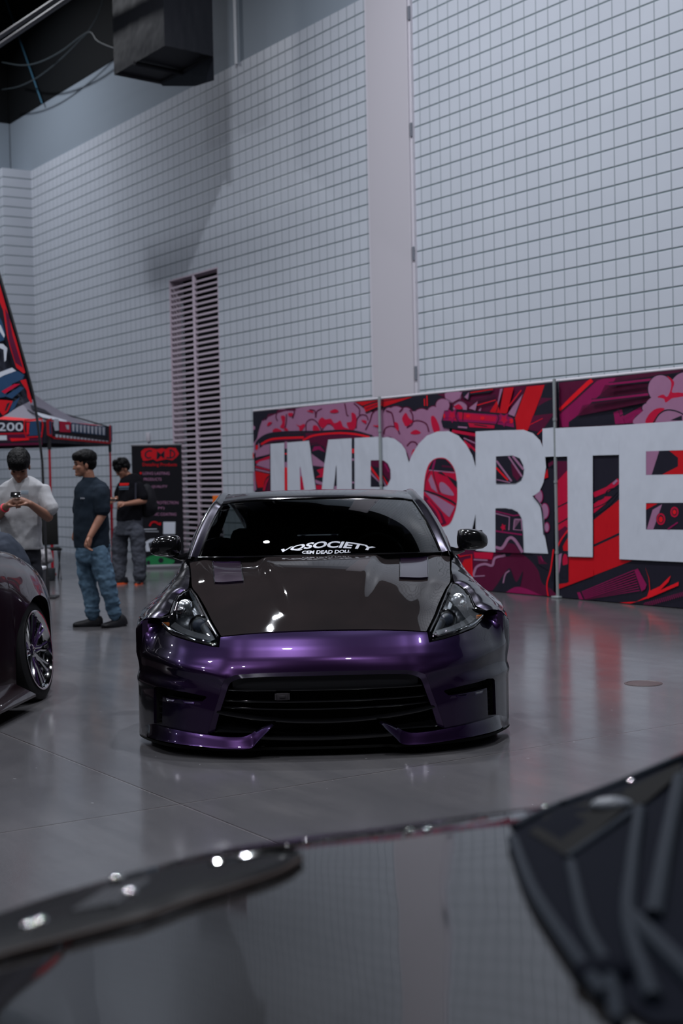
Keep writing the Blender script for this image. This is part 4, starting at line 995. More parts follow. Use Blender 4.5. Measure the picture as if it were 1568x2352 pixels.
# letters P (rest), O, R and the start of T
p.poly(B, W_, [(20, 470), (90, 462), (150, 475), (210, 520), (245, 570), (275, 680), (310, 600), (360, 520), (430, 450), (520, 415), (620, 412), (700, 450), (770, 530), (820, 620), (848, 720), (848, 415), (1020, 405), (1260, 400), (1340, 430), (1400, 490), (1440, 580), (1452, 720), (1430, 850), (1395, 930), (1345, 965), (1410, 1040), (1435, 1160), (1440, 1300), (1470, 1461), (1255, 1452), (1235, 1250), (1220, 1150), (1180, 1090), (1110, 1072), (1022, 1072), (1022, 1450), (850, 1435), (848, 1120), (820, 1250), (760, 1380), (690, 1440), (520, 1440), (430, 1380), (330, 1250), (240, 1000), (200, 930), (30, 930)], False)
p.poly(B, W_, [(1422, 390), (1545, 378), (1545, 628), (1440, 632), (1422, 520)])
# counters
p.poly(B, 'wine', [(20, 665), (60, 662), (95, 690), (118, 740), (120, 820), (90, 880), (40, 890), (20, 890)]); p.poly(B, 'navy', [(20, 760), (60, 780), (105, 830), (80, 880), (20, 892)]); p.stroke(B, 'hot', [(30, 790), (95, 870)], 12, False); p.stroke(B, 'pink', [(25, 820), (80, 885)], 12, False); p.stroke(B, 'mag', [(70, 690), (105, 760)], 16, False)
O_in = [(405, 900), (415, 800), (440, 710), (480, 660), (530, 640), (590, 645), (640, 690), (675, 760), (690, 880), (690, 1010), (670, 1110), (630, 1200), (570, 1230), (500, 1220), (440, 1150), (405, 1030)]
p.poly(B, 'crim', O_in, True); p.poly(B, 'navy', [(440, 740), (480, 665), (530, 645), (590, 650), (640, 700), (672, 760), (450, 745)]); p.stroke(B, 'mag', [(480, 740), (500, 660)], 18, False); p.stroke(B, 'wine', [(560, 710), (650, 720)], 14, False); p.stroke(B, 'pink', [(450, 745), (672, 768)], 8, False)
p.stroke(B, 'navy', [(484, 745), (500, 830), (545, 940)], 7); p.stroke(B, 'navy', [(410, 910), (425, 820), (460, 750)], 6); p.poly(B, 'pink', [(445, 830), (470, 780), (500, 860), (525, 940), (470, 900)]); p.poly(B, 'pink', [(540, 860), (570, 850), (620, 890), (665, 960), (600, 955), (550, 930)], True); p.stroke(B, 'navy', [(405, 920), (520, 955), (640, 1010), (680, 1040)], 16)
p.poly(B, 'pink', [(408, 925), (520, 970), (620, 1030), (672, 1060), (625, 1150), (570, 1100), (480, 1000)]); p.poly(B, 'wine', [(405, 960), (470, 1010), (560, 1110), (600, 1200), (560, 1215), (470, 1170), (415, 1060)]); p.stroke(B, 'crim', [(440, 1000), (520, 1100), (560, 1200)], 22); p.poly(B, 'navy', [(560, 760), (600, 800), (520, 765)]); p.poly(B, 'navy', [(600, 790), (690, 900), (690, 840)])
p.poly(B, 'navy', [(1026, 628), (1170, 620), (1230, 645), (1258, 700), (1262, 770), (1240, 830), (1190, 858), (1026, 860)]); p.poly(B, 'wine', [(1155, 690), (1190, 700), (1250, 780), (1210, 840), (1170, 790)]); p.stroke(B, 'pink', [(1030, 665), (1160, 840)], 15, False); p.stroke(B, 'pink', [(1135, 628), (1250, 800)], 14, False); p.stroke(B, 'pink', [(1170, 625), (1262, 740)], 18, False); p.stroke(B, 'hot', [(1028, 725), (1130, 832)], 15, False); p.stroke(B, 'pink', [(1028, 825), (1150, 852)], 8, False)
p.poly(D, 'navy', [(308, 143), (420, 145), (460, 165), (485, 205), (495, 300), (500, 448), (308, 440)]); p.stroke(D, 'mag', [(310, 160), (430, 190), (475, 185)], 8, False); p.stroke(D, 'pink', [(310, 175), (405, 200), (400, 290)], 7, False); p.stroke(D, 'pink', [(440, 215), (485, 215), (490, 290), (432, 285), (440, 215)], 8, False); p.stroke(D, 'mag', [(310, 295), (492, 320)], 10, False); p.poly(D, 'crim', [(362+(20 if k % 2 else 11)*cos(k*pi/5), 270+(28 if k % 2 else 14)*sin(k*pi/5)) for k in range(10)]); p.stroke(D, 'pink', [(310, 405), (355, 410), (400, 345), (440, 355), (495, 440)], 20); p.poly(D, 'wine', [(310, 425), (350, 430), (400, 375), (440, 385), (480, 440), (470, 446), (310, 440)])
p.stroke(B, 'navy', [(1345, 965), (1405, 1040), (1425, 1120), (1440, 1300)], 10)
p.mb.build('printed_artwork', BMS, t, sm=False, weld=False, fixn=False)
# -- right panel
t, p = banner(2, 'red and black printed fence banner, right panel with a pink cloud and red car')
C_ = 'C'
p.poly(C_, 'wine', [(70, 205), (1568, 60), (2400, 0), (2400, 760), (190, 760), (70, 760)])
p.stroke(C_, 'hot', [(80, 540), (240, 380), (420, 210), (470, 172)], 50, False); p.stroke(C_, 'navy', [(80, 562), (300, 370), (520, 180)], 12, False); p.poly(C_, 'mag', [(760, 148), (700, 240), (480, 430), (250, 640), (190, 680), (185, 740), (110, 740), (80, 590), (300, 395), (520, 190), (600, 160)])
p.poly(C_, 'navy', [(190, 680), (300, 600), (740, 530), (1200, 425), (1240, 420), (1040, 700), (195, 742)]); p.poly(C_, 'mag', [(730, 565), (830, 525), (850, 610), (1110, 470), (1120, 580), (1030, 690), (750, 705)])
p.poly(C_, 'navy', [(790, 145), (1568, 65), (1568, 330), (1200, 420), (300, 610), (480, 430), (700, 235)])
for a0, a1, nn in (((600, 380), (1200, 200), 44), ((330, 610), (1180, 420), 60), ((760, 200), (1560, 80), 60)):
    for k in range(nn):
        q = k/(nn-1); x = a0[0]+(a1[0]-a0[0])*q; y = a0[1]+(a1[1]-a0[1])*q
        dy = 150 if a0[1] > 300 else 60
        if a0[0] == 600: x = 560+620*q; y = 382-30*q; dy = 150-10*q
        if a0[0] == 330: x = 310+860*q; y = 608-170*q; dy = 130
        p.stroke(C_, 'wine', [(x, y), (x+dy*.48, y-dy)], 8, False)
for pts in ([(500, 425), (1190, 345)], [(710, 225), (1250, 165)]): p.stroke(C_, 'mag', pts, 26, False); p.stroke(C_, 'navy', [(x, y+22) for x, y in pts], 9, False); p.stroke(C_, 'navy', [(x, y-20) for x, y in pts], 9, False)
p.stroke(C_, 'navy', [(825, 520), (850, 610), (1000, 520)], 12, False)
p.blobs(C_, 'pink', [(1340, 280, 150, 165), (1210, 510, 92, 62), (1120, 650, 88, 60), (1640, 330, 200, 250), (1420, 560, 240, 140), (1900, 300, 200, 200)], 'navy', 11); p.poly(C_, 'pink', [(1210, 400), (1500, 250), (2100, 200), (2100, 720), (1060, 720), (1150, 520)], True)
p.poly(C_, 'crim', [(1420, 125), (1480, 165), (1505, 215), (1480, 320), (1568, 325), (1700, 350), (1568, 380), (1480, 395), (1405, 445), (1380, 400), (1305, 380), (1370, 350), (1420, 375), (1460, 300), (1470, 200)], True); p.poly(C_, 'crim', [(1160, 690), (1200, 590), (1290, 520), (1390, 520), (1310, 600), (1265, 690)], True); p.stroke(C_, 'navy', [(1255, 690), (1330, 580), (1430, 535), (1560, 560), (1700, 640)], 16); p.poly(C_, 'navy', [(1460, 660), (1600, 600), (1600, 660)])
# lower part
p.poly(D, 'navy', [(725, -300), (2000, -300), (2000, 900), (725, 780)])
p.poly(D, 'crim', [(725, -100), (815, -180), (815, 300), (725, 420)]); p.poly(D, 'wine', [(725, -180), (815, -180), (815, -130), (725, -40)]); p.stroke(D, 'navy', [(725, 135), (815, 95)], 10, False); p.stroke(D, 'navy', [(725, 250), (815, 205)], 10, False); p.poly(D, 'wine', [(728, 300), (790, 260), (815, 280), (760, 380), (728, 430)])
p.poly(D, 'red', [(985, 220), (1100, 130), (1165, 75), (1165, 490), (1250, 495), (730, 690), (700, 690), (690, 655), (780, 650), (800, 470), (985, 470)]); p.stroke(D, 'navy', [(985, 395), (1165, 312)], 16, False)
p.poly(D, 'navy', [(985, -225), (1165, -228), (1165, -20), (985, 60)]); p.stroke(D, 'crim', [(985, 50), (1080, 10), (1160, -50)], 34, False); p.poly(D, 'crim', [(985, 110), (1060, 60), (1120, 60), (1060, 115), (985, 175)]); p.stroke(D, 'navy', [(985, 95), (1050, 70), (1080, 20), (1150, -5)], 8); p.stroke(D, 'navy', [(985, 140), (1070, 100), (1165, 10)], 7); p.stroke(D, 'navy', [(985, 190), (1080, 130), (1165, 30)], 6); p.stroke(D, 'pink', [(1118, -25), (1145, -52)], 16, False)
p.poly(D, 'navy', [(725, 430), (800, 300), (815, 340), (815, 660), (725, 650)]); p.stroke(D, 'hot', [(728, 430), (760, 360), (812, 285)], 9); p.poly(D, 'red', [(815, 330), (815, 430), (780, 430), (775, 400)]); p.poly(D, 'pink', [(740, 620), (728, 560), (745, 455), (770, 445), (755, 560)]); p.blobs(D, 'crim', [(792, 500, 18, 50)], 'navy', 5); p.poly(D, 'navy', [(770, 530), (810, 520), (800, 620), (765, 610)]); p.poly(D, 'red', [(728, 655), (800, 650), (985, 560), (985, 600), (728, 690)])
for k in range(9): p.stroke(D, 'mag', [(905+k*4, 710+k*9), (1262+k*5, 562+k*17)], 6, False)
p.poly(D, 'mag', [(1265, 560), (1290, 550), (1350, 660), (1340, 690), (1315, 705)]); p.poly(D, 'mag', [(875, 712), (895, 710), (918, 780), (890, 778)])
p.poly(D, 'hot', [(1165, 812), (1280, 775), (1360, 735), (1568, 640), (1568, 665), (1380, 745), (1240, 812)]); p.poly(D, 'hot', [(1355, 735), (1370, 690), (1365, 620), (1340, 540), (1368, 620), (1375, 700), (1440, 670), (1515, 597), (1500, 640), (1430, 710), (1360, 755)])
for k in range(24): p.stroke(D, 'mag', [(1330+k*14, 815-k*4), (1345+k*14, 780-k*4)], 4, False)
p.poly(D, W_, [(725, -305), (1800, -395), (1800, -120), (1350, -108), (1350, 105), (1800, 100), (1800, 285), (1350, 283), (1350, 285), (1800, 290), (1800, 512), (1168, 486), (1165, -185), (985, -180), (985, 472), (818, 468), (812, -183), (725, -180)][:0] or [(725, -405), (1165, -426), (1165, -224), (985, -220), (985, 472), (818, 468), (812, -213), (725, -210)])
p.poly(D, W_, [(1165, -426), (1800, -470), (1800, -262), (1349, -248), (1349, -87), (1800, -95), (1800, 100), (1349, 103), (1349, 282), (1800, 290), (1800, 515), (1168, 486)])
p.poly(D, 'pink', [(1350, -248), (1440, -251), (1388, -88), (1350, -88)]); p.poly(D, 'navy', [(1440, -251), (1800, -262), (1800, -95), (1388, -88)]); p.poly(D, 'red', [(1508, -252), (1800, -260), (1800, -95), (1460, -90), (1568, -145), (1568, -205)])
p.poly(D, 'navy', [(1350, 105), (1568, 103), (1800, 100), (1800, 285), (1350, 283)]); p.poly(D, 'red', [(1350, 108), (1430, 107), (1350, 150)]); p.poly(D, 'pink', [(1395, 150), (1460, 112), (1400, 283), (1355, 283)]); p.blobs(D, 'crim', [(1452, 213, 30, 40), (1545, 165, 28, 36)], 'navy', 3); p.blobs(D, 'navy', [(1452, 213, 20, 28), (1545, 165, 18, 24)]); p.blobs(D, 'hot', [(1452, 215, 14, 20), (1545, 165, 12, 16)]); p.stroke(D, 'mag', [(1500, 282), (1568, 235)], 10, False)
p.mb.build('printed_artwork', BMS, t, sm=False, weld=False, fixn=False)
for s_, lb in ((-4.928, 'grey fence pole at the seam behind the purple car roof'), (-1.487, 'grey fence pole at the seam right of the letter R, standing to the floor')):
    b = MB(); P0 = wp(s_, 0, BO+.06)
    b.tube([(0, 0, .0), (0, 0, BTOP+.03)], .020, 12); b.box((0, 0, .012), (.12, .10, .022), bev=.005)
    for z in (.5, 1.3, 2.0): b.tube([(0, 0, z), (0, 0, z+.03)], .025, 12)
    o = b.build('fence_pole', M_pole, None, P0, WRZ); tag(o, lb, 'pole')

# ------------------------------------------------------------------ black roll-up stand
Yb = 22.9; Bn = at_depth(366, 1303, Yb); Bn[2] = 0
nrm = np.array([sin(.12), -cos(.12), 0]); nrm = np.array([.155, -.988, 0])
XD = np.array([-nrm[1], nrm[0], 0])
t = empty('roll_up_banner', Bn, atan2(XD[1], XD[0]), 'black roll-up banner with red CMD logo beside the wall louver', 'banner')
k_ = 22.9/FPX
b = MB(); b.box((0, 0, 1.0), (.80, .004, 1.96)); b.build('print_sheet', mat('stand_black', (.005, .005, .008), .7, spec=.15), t, sm=False)
b = MB(); b.box((0, .0, .03), (.84, .16, .07), bev=.02); b.box((0, 0, 1.99), (.82, .025, .03), bev=.008); b.tube([(0, .03, .05), (0, .03, 1.98)], .012, 8); b.build('stand_frame', mat('stand_grey', (.20, .20, .22), .4, .5), t)
p = Print(Bn, nrm, XD, .0006); p.k = 6; Q = 'Q'
p.poly(Q, 'red', [(175, 270), (230, 225), (330, 212), (440, 235), (530, 215), (590, 235), (650, 205), (760, 215), (815, 310), (770, 370), (700, 420), (600, 400), (440, 435), (380, 400), (280, 425), (210, 430), (180, 350)])
def ptext(txt, z, x, y, h, col, w_=None, sh=0):
    me = text_mesh(txt, 1, .01); V, Fs = mesh_arrays(me); x0, x1, y0, y1 = V[:, 0].min(), V[:, 0].max(), V[:, 1].min(), V[:, 1].max()
    W2 = w_ or (x1-x0)/(y1-y0)*h; o = p.k*p.step; p.k += 1; out = []
    for a, c, _ in V:
        px_ = x+(a-x0)/(x1-x0)*W2; py_ = y-(c-y0)/(y1-y0)*h; q = p.pt(z, px_, py_); out.append((q[0], -o, q[1]))
    p.mb.add(out, Fs, BK.index(col))
p.stroke(Q, 'navy', [(360, 265), (300, 262), (255, 300), (252, 350), (290, 385), (345, 372)], 26)
p.stroke(Q, 'navy', [(445, 405), (452, 270), (508, 330), (560, 262), (558, 385)], 26, False)
p.stroke(Q, 'navy', [(600, 375), (680, 382), (735, 345), (735, 290), (690, 250), (650, 250)], 24); p.stroke(Q, 'navy', [(672, 250), (668, 380)], 24, False)
ptext('Detailing Products', Q, 200, 535, 70, 'red', 580)
p.blobs(Q, 'hot', [(168, 638, 18, 18)])
for tx, x, y, w2 in (('LONG LASTING', 205, 665, 450), ('PRODUCTS', 220, 765, 300), ('TOP QUALITY', 210, 890, 410), ('PROTECTION', 410, 1160, 395), ('(PPF)', 385, 1255, 185), ('CERAMIC COATING', 230, 1355, 540)): ptext(tx, Q, x, y, 48, 'pink', w2)
p.stroke(Q, 'red', [(320, 1530), (350, 1475), (400, 1460), (460, 1480)], 26); p.poly(Q, 'red', [(435, 1500), (510, 1465), (508, 1520)])
p.stroke(Q, 'white', [(215, 1585), (440, 1580)], 12, False); p.stroke(Q, 'white', [(205, 1622), (470, 1622)], 9, False)
p.poly(Q, 'white', [(550, 1460), (755, 1460), (750, 1665), (548, 1665)])
BK.append('green'); BMS.append(cloth('print_green', (.01, .16, .05)))
p.poly(Q, 'white', [(240, 1800), (330, 1750), (700, 1700), (760, 1850), (400, 1950), (260, 1960)]); p.poly(Q, 'navy', [(300, 1820), (380, 1790), (500, 1800), (420, 1880), (310, 1900)])
p.poly(Q, 'green', [(250, 2100), (300, 2050), (450, 2020), (650, 2080), (740, 2110), (700, 2170), (560, 2200), (250, 2210)], True); p.blobs(Q, 'navy', [(510, 2110, 44, 44), (300, 2150, 30, 40)])
p.mb.build('printed_artwork', BMS, t, sm=False, weld=False, fixn=False)

# orange board behind the purple car's roof
P = at_depth(501, 1147, 22.0); z1 = at_depth(501, 1138, 22.0)[2]
b = MB(); b.box((0, 0, z1-.09), (.17, .03, .18), bev=.005); o = b.build('orange_board', mat('board_orange', (.55, .11, .01), .5), None, (P[0], P[1], 0), .1)
b = MB(); b.tube([(0, 0, .02), (0, 0, z1-.1)], .012, 8); b.box((0, 0, .012), (.3, .3, .024), bev=.005); b.build('post', M_blackgloss, o)
tag(o, 'small orange board on a thin post by the louver, showing over the car roof', 'sign')

# ------------------------------------------------------------------ canopy tent
L1 = at_depth(121, 1319, 21.9)*[1, 1, 0]; L2 = at_depth(259, 1292, 24.7); L2 = np.array([L2[0], L2[1], 0])
ex = (L2-L1); ex /= np.linalg.norm(ex); ey = np.array([-ex[1], ex[0], 0]); TW = np.linalg.norm(L2-L1)
L3 = L1+ey*TW; L4 = L2+ey*TW; cen = (L1+L4)/2
tent = empty('canopy_tent', cen, 0, 'red and black printed pop-up canopy tent with thin red legs at the left', 'tent')
M_leg = mat('tent_leg_red', (.30, .004, .016), .35); M_legd = mat('tent_leg_black', (.012, .012, .014), .4)
VT, VB = 2.36, 2.03
for Lp in (L1, L2, L3, L4):
    q = Lp-cen; b = MB()
    b.tube([q+[0, 0, .01], q+[0, 0, 1.02]], .024, 8); b.tube([q+[0, 0, 1.0], q+[0, 0, VB-.08]], .019, 8); b.box(tuple(q+[0, 0, .01]), (.11, .09, .02), bev=.004); b.tube([q+[0, 0, .95], q+[0, 0, 1.06]], .034, 10)
    lg = b.build('leg', M_leg, tent); b = MB(); b.tube([q+[0, 0, VB-.10], q+[0, 0, VT]], .028, 8); b.build('leg_bracket', M_legd, lg)
M_can = cloth('tent_cloth', (.16, .15, .19)); b = MB(); cs = [L1-cen, L2-cen, L4-cen, L3-cen]; n = 14
for i in range(4):
    p0, p1 = cs[i], cs[(i+1) % 4]; G = []
    for k in range(n+1):
        f = k/n; G.append([(p0+(p1-p0)*j/n)*(1-f)+np.array([0, 0, VT+1.05*f**1.7-.04*sin(pi*j/n)*(1-f)]) for j in range(n+1)])
    b.grid(np.array(G))
b.build('canopy', M_can, tent, ang=30)
b = MB(); 
for i in range(4): b.tube([cs[i]+[0, 0, VT], np.array([0, 0, VT+1.05])*.5+cs[i]*.5+[0, 0, -.04+VT*.5-.22], np.array([0, 0, VT+.95])], .012, 6)
b.build('roof_frame', M_legd, tent)
for i, nm in ((0, 'valance'), (1, 'valance'), (2, 'valance'), (3, 'valance')):
    p0, p1 = cs[i], cs[(i+1) % 4]; ou = ((p0+p1)/2); ou = ou/np.linalg.norm(ou)
    b = MB(); b.grid(np.array([[p0+(p1-p0)*j/20+ou*(.012+.01*sin(j*1.3)*h)+[0, 0, VT-(VT-VB)*h] for j in range(21)] for h in np.linspace(0, 1, 5)]))
    va = b.build(nm, M_can if i > 3 else cloth('valance_dark', (.012, .012, .022)), tent)
def tprint(pp, nn, XX, items, nm):
    pr = Print(pp, nn, XX, .001); pr.k = 6
    for it in items:
        if it[0] == 'p': pr.poly(*it[1:])
        else: pr.stroke(*it[1:])
    return pr
# right-hand side (facing the wall corner) and the front of the tent
nR = -ey; G_ = 'G'
BK.append('blue'); BMS.append(cloth('print_blue', (.012, .045, .11)))
pr = Print(L1+nR*.03, nR, ex, .0012); pr.k = 4
pr.poly(G_, 'red', [(590, 590), (660, 560), (665, 790), (690, 830), (1420, 895), (1420, 870), (700, 800), (640, 800), (600, 780)]); pr.poly(G_, 'blue', [(625, 600), (655, 600), (660, 770), (630, 770)]); pr.poly(G_, 'crim', [(760, 600), (900, 610), (905, 745), (760, 740)]); pr.poly(G_, 'white', [(690, 570), (745, 575), (750, 720), (700, 725), (680, 650)]); pr.poly(G_, 'white', [(835, 650), (880, 650), (880, 710), (850, 700)]); pr.poly(G_, 'blue', [(905, 620), (1350, 670), (1350, 790), (905, 745)])
for k in range(9): pr.poly(G_, 'white', [(915+k*48, 640+k*5), (950+k*48, 640+k*5), (945+k*48, 735+k*6), (922+k*48, 730+k*6)])
for k in range(15): pr.poly(G_, 'white', [(695+k*45, 770+k*6), (732+k*45, 772+k*6), (728+k*45, 812+k*4), (698+k*45, 806+k*4)])
pr.poly(G_, 'red', [(1375, 650), (1395, 650), (1400, 870), (1380, 870)]); pr.poly(G_, 'blue', [(1395, 660), (1412, 660), (1415, 870), (1400, 870)])
o = pr.mb.mesh('valance_print', False); o = link('valance_print', o, BMS, None); o.parent = tent
o.location = Vector(L1-cen+nR*.03); o.rotation_euler = (0, 0, atan2(ex[1], ex[0]))
nF = -ex
pr = Print(L1+nF*.03, nF, -ey, .0012); pr.k = 4
pr.poly(G_, 'wine', [(-300, 760), (540, 740), (545, 905), (-300, 925)]); pr.stroke(G_, 'red', [(-300, 772), (540, 752)], 14, False); pr.stroke(G_, 'navy', [(-300, 875), (540, 860)], 26, False); pr.poly(G_, 'wine', [(-300, 780), (530, 780), (530, 800), (-300, 800)]); pr.poly(G_, 'navy', [(-300, 595), (300, 590), (300, 740), (-300, 760)])
p = pr; ptext('E200', G_, -120, 728, 108, 'white', 420)
pr.stroke(G_, 'red', [(320, 590), (540, 570), (555, 650), (540, 800), (340, 810), (310, 700), (320, 590)], 18, False); pr.poly(G_, 'blue', [(390, 610), (520, 600), (530, 780), (380, 790)]); pr.poly(G_, 'hot', [(345, 620), (385, 620), (370, 760), (350, 780)]); pr.poly(G_, 'hot', [(130, 820), (380, 820), (375, 845), (150, 860)]); pr.poly(G_, 'white', [(-300, 790), (90, 785), (95, 845), (-300, 855)], False)
o = pr.mb.mesh('valance_print', False); o = link('valance_print', o, BMS, None); o.parent = tent
o.location = Vector(L1-cen+nF*.03); o.rotation_euler = (0, 0, atan2(-ey[1], -ey[0]))
# coloured flashes printed on the canopy slopes
b = MB()
def slope(i, f, j, o=.012):
    p0, p1 = cs[i], cs[(i+1) % 4]; q = (p0+(p1-p0)*j)*(1-f)+np.array([0, 0, VT+1.05*f**1.7-.04*sin(pi*j)*(1-f)]); d = (p0+p1)/2; d = d/np.linalg.norm(d); return q+d*o*1.5+np.array([0, 0, o*1.5])
for i, pts, mi in ((0, [(.06, .97), (.08, .35), (.16, .30), (.13, .85)], 'hot'), (0, [(.22, .05), (.18, .5), (.24, .6), (.36, .1)], 'white'), (0, [(.04, .02), (.13, .02), (.14, .2), (.05, .25)], 'crim'), (0, [(.4, .1), (.33, .5), (.45, .5), (.5, .2)], 'navy'), (3, [(.08, .99), (.28, .75), (.22, .7), (.06, .9)], 'hot'), (3, [(.1, .4), (.25, .6), (.3, .5), (.2, .3)], 'white'), (3, [(.02, .6), (.12, .62), (.12, .56), (.02, .55)], 'hot')):
    b.add([slope(i, f, j) for f, j in pts], [(0, 1, 2, 3)], BK.index(mi))
b.build('canopy_print', BMS, tent, sm=False, weld=False)

# ------------------------------------------------------------------ feather flag
YF = 17.5; fp = lambda x, y: at_depth(x, y, YF)
edge = [(-62, 430), (-45, 500), (-20, 575), (0, 635), (22, 710), (45, 790), (62, 850), (78, 915)]
ED3 = [fp(*p) for p in cr(edge, 40)]
base = fp(98, 1060); base = np.array([base[0]+.02, YF, 0])
flag = empty('feather_flag', base, 0, 'tall black, red and blue feather flag leaning at the left edge', 'flag')
b = MB(); b.tube([(0, 0, .03)]+[tuple(np.array(p)-base) for p in cr([fp(97, 1060), fp(88, 985), fp(78, 915)]+[fp(*q) for q in edge[::-1][1:]], 30)], .016, 8); b.build('pole', M_legd, flag)
b = MB(); b.box((0, 0, .015), (.24, .3, .025), bev=.008); b.tube([(0, 0, .02), (0, 0, .25)], .026, 10); b.build('base_plate', M_legd, flag)
b = MB(); rows = []
botp = [fp(5, 958), fp(30, 945), fp(78, 915)]; tgt = [fp(-190, 440), fp(-185, 520), fp(-178, 600), fp(-170, 690), fp(-160, 780), fp(-140, 860), fp(-90, 930), fp(0, 960)]
lf = cr(tgt, 40)
for p0, p1 in zip(ED3, lf): rows.append([(p0+(np.array(p1)-p0)*k/16)-base+[0, .03*sin(k*.6), 0] for k in range(17)])
b.grid(np.array(rows)); M_fl = cloth('flag_navy', (.008, .010, .022)); b.build('flag_cloth', M_fl, flag)
pr = Print(base*[1, 0, 0]+[0, YF-.055, 0], np.array([0, -1., 0]), np.array([1., 0, 0]), .0012); H_ = 'H'
pr.poly(H_, 'red', [(-30, 100), (0, 190), (60, 400), (130, 640), (200, 860), (310, 1260), (290, 1270), (200, 1200), (130, 980), (85, 800), (40, 500), (-30, 330)]); pr.poly(H_, 'wine', [(60, 470), (110, 560), (150, 790), (240, 1080), (280, 1200), (190, 1140), (110, 870)])
pr.poly(H_, 'blue', [(-60, 500), (20, 620), (60, 760), (50, 860), (-60, 900)]); pr.poly(H_, 'white', [(-40, 650), (10, 680), (60, 800), (50, 835), (-10, 740)]); pr.poly(H_, 'white', [(-60, 900), (40, 910), (90, 960), (75, 1110), (55, 1130), (45, 980), (-60, 930)]); pr.poly(H_, 'blue', [(-80, 1300), (100, 1210), (230, 1250), (300, 1290), (280, 1340), (150, 1400), (60, 1560), (-80, 1580)]); pr.poly(H_, 'white', [(-40, 1270), (150, 1200), (200, 1240), (60, 1290), (-40, 1340)]); pr.poly(H_, 'crim', [(20, 1490), (180, 1400), (250, 1400), (60, 1520)]); pr.poly(H_, 'blue', [(60, 1550), (250, 1430), (300, 1450), (150, 1580)])
pr.poly(H_, 'red', [(250, 1360), (320, 1340), (400, 1620), (380, 1640), (340, 1560), (330, 1480)]); pr.poly(H_, 'red', [(-80, 1590), (90, 1600), (160, 1610), (100, 1740), (40, 1790), (0, 1740), (-60, 1680)]); pr.poly(H_, 'navy', [(90, 1640), (130, 1625), (80, 1730), (60, 1730)]); pr.poly(H_, 'blue', [(150, 1640), (250, 1560), (180, 1700), (110, 1760)])
o = link('flag_print', pr.mb.mesh('flag_print', False), BMS, flag); o.location = Vector((base*[1, 0, 0]+[0, YF-.055, 0])-base)
# ------------------------------------------------------------------ people
SKIN = mat('skin', (.25, .115, .075), .5, spec=.3); SKINb = mat('skin_dark', (.21, .10, .066), .5, spec=.3)
HAIR = mat('hair_black', (.002, .002, .0024), .5, spec=.10, bump=(90, .6, .01))
def cap(mb, pts, rad, n=14, flat=None):
    """tapered closed limb through pts with radii; flat = (depth factor) squashes along y"""
    P = [Vector(p) for p in pts]; k = max(2, len(P)*4)
    C = cr(P, k); R = np.interp(np.linspace(0, len(P)-1, k), range(len(P)), rad)
    pre = []; 
    t0 = (C[1]-C[0])/np.linalg.norm(C[1]-C[0]); t1 = (C[-1]-C[-2])/np.linalg.norm(C[-1]-C[-2])
    Cs = [C[0]-t0*R[0]*x for x in (.98, .85, .5)]+list(C)+[C[-1]+t1*R[-1]*x for x in (.5, .85, .98)]
    Rs = [R[0]*x for x in (.15, .53, .87)]+list(R)+[R[-1]*x for x in (.87, .53, .15)]
    m = MB(); m.tube(Cs, Rs, n)
    V = m.v
    if flat is not None:
        V2 = []
        for i, v in enumerate(V):
            c = Cs[i//n]; V2.append((c[0]+(v[0]-c[0])*flat[0], c[1]+(v[1]-c[1])*flat[1], c[2]+(v[2]-c[2])))
        V = V2
    mb.add(V, m.f)
def ring_loft(mb, secs, n=24):
    """secs: (x, y, z, rx, ry, rot) closed rings stacked; ends capped"""
    rows = []
    for (x, y, z, rx, ry, ro) in secs:
        rows.append([(x+rx*np.sign(cos(q))*abs(cos(q))**.85*cos(ro)-ry*sin(q)*sin(ro), y+rx*np.sign(cos(q))*abs(cos(q))**.85*sin(ro)+ry*sin(q)*cos(ro), z) for q in np.linspace(0, 2*pi, n+1)[:-1]])
    V = [p for r in rows for p in r]; Fs = []; m = len(rows)
    for i in range(m-1):
        for k in range(n): Fs.append((i*n+k, i*n+(k+1) % n, (i+1)*n+(k+1) % n, (i+1)*n+k))
    Fs.append(tuple(range(n))[::-1]); Fs.append(tuple((m-1)*n+k for k in range(n))); mb.add(V, Fs)
def head(mb, c, az, tilt, s=1.0):
    """head pointing along azimuth az (0 = towards +x, -90 = towards camera), tilt down in radians; c = centre of the skull"""
    Mh = Matrix.Rotation(az, 4, 'Z') @ Matrix.Rotation(tilt, 4, 'Y'); Mt = Matrix.Translation(Vector(c)) @ Mh @ Matrix.Scale(s, 4)
    def E_(p, r): 
        m = MB(); m.ell((0, 0, 0), r, 18); mb.add([Mt @ (Vector(v)+Vector(p)) for v in m.v], m.f)
    E_((0, 0, .035), (.097, .076, .088)); E_((.030, 0, -.03), (.062, .062, .075)); E_((.052, 0, -.078), (.034, .040, .030)); E_((.020, 0, -.062), (.055, .056, .035))
    E_((.095, 0, -.018), (.014, .011, .022)); E_((.103, 0, -.030), (.014, .014, .011)); E_((.080, 0, .018), (.016, .050, .010)); E_((.083, 0, -.056), (.014, .024, .007)); E_((.083, 0, -.066), (.012, .020, .007)); E_((.085, 0, -.088), (.014, .020, .014))
    for e in (-1, 1):
        E_((-.005, e*.076, -.012), (.017, .010, .030)); E_((.062, e*.040, -.022), (.026, .022, .022))
    return Mt
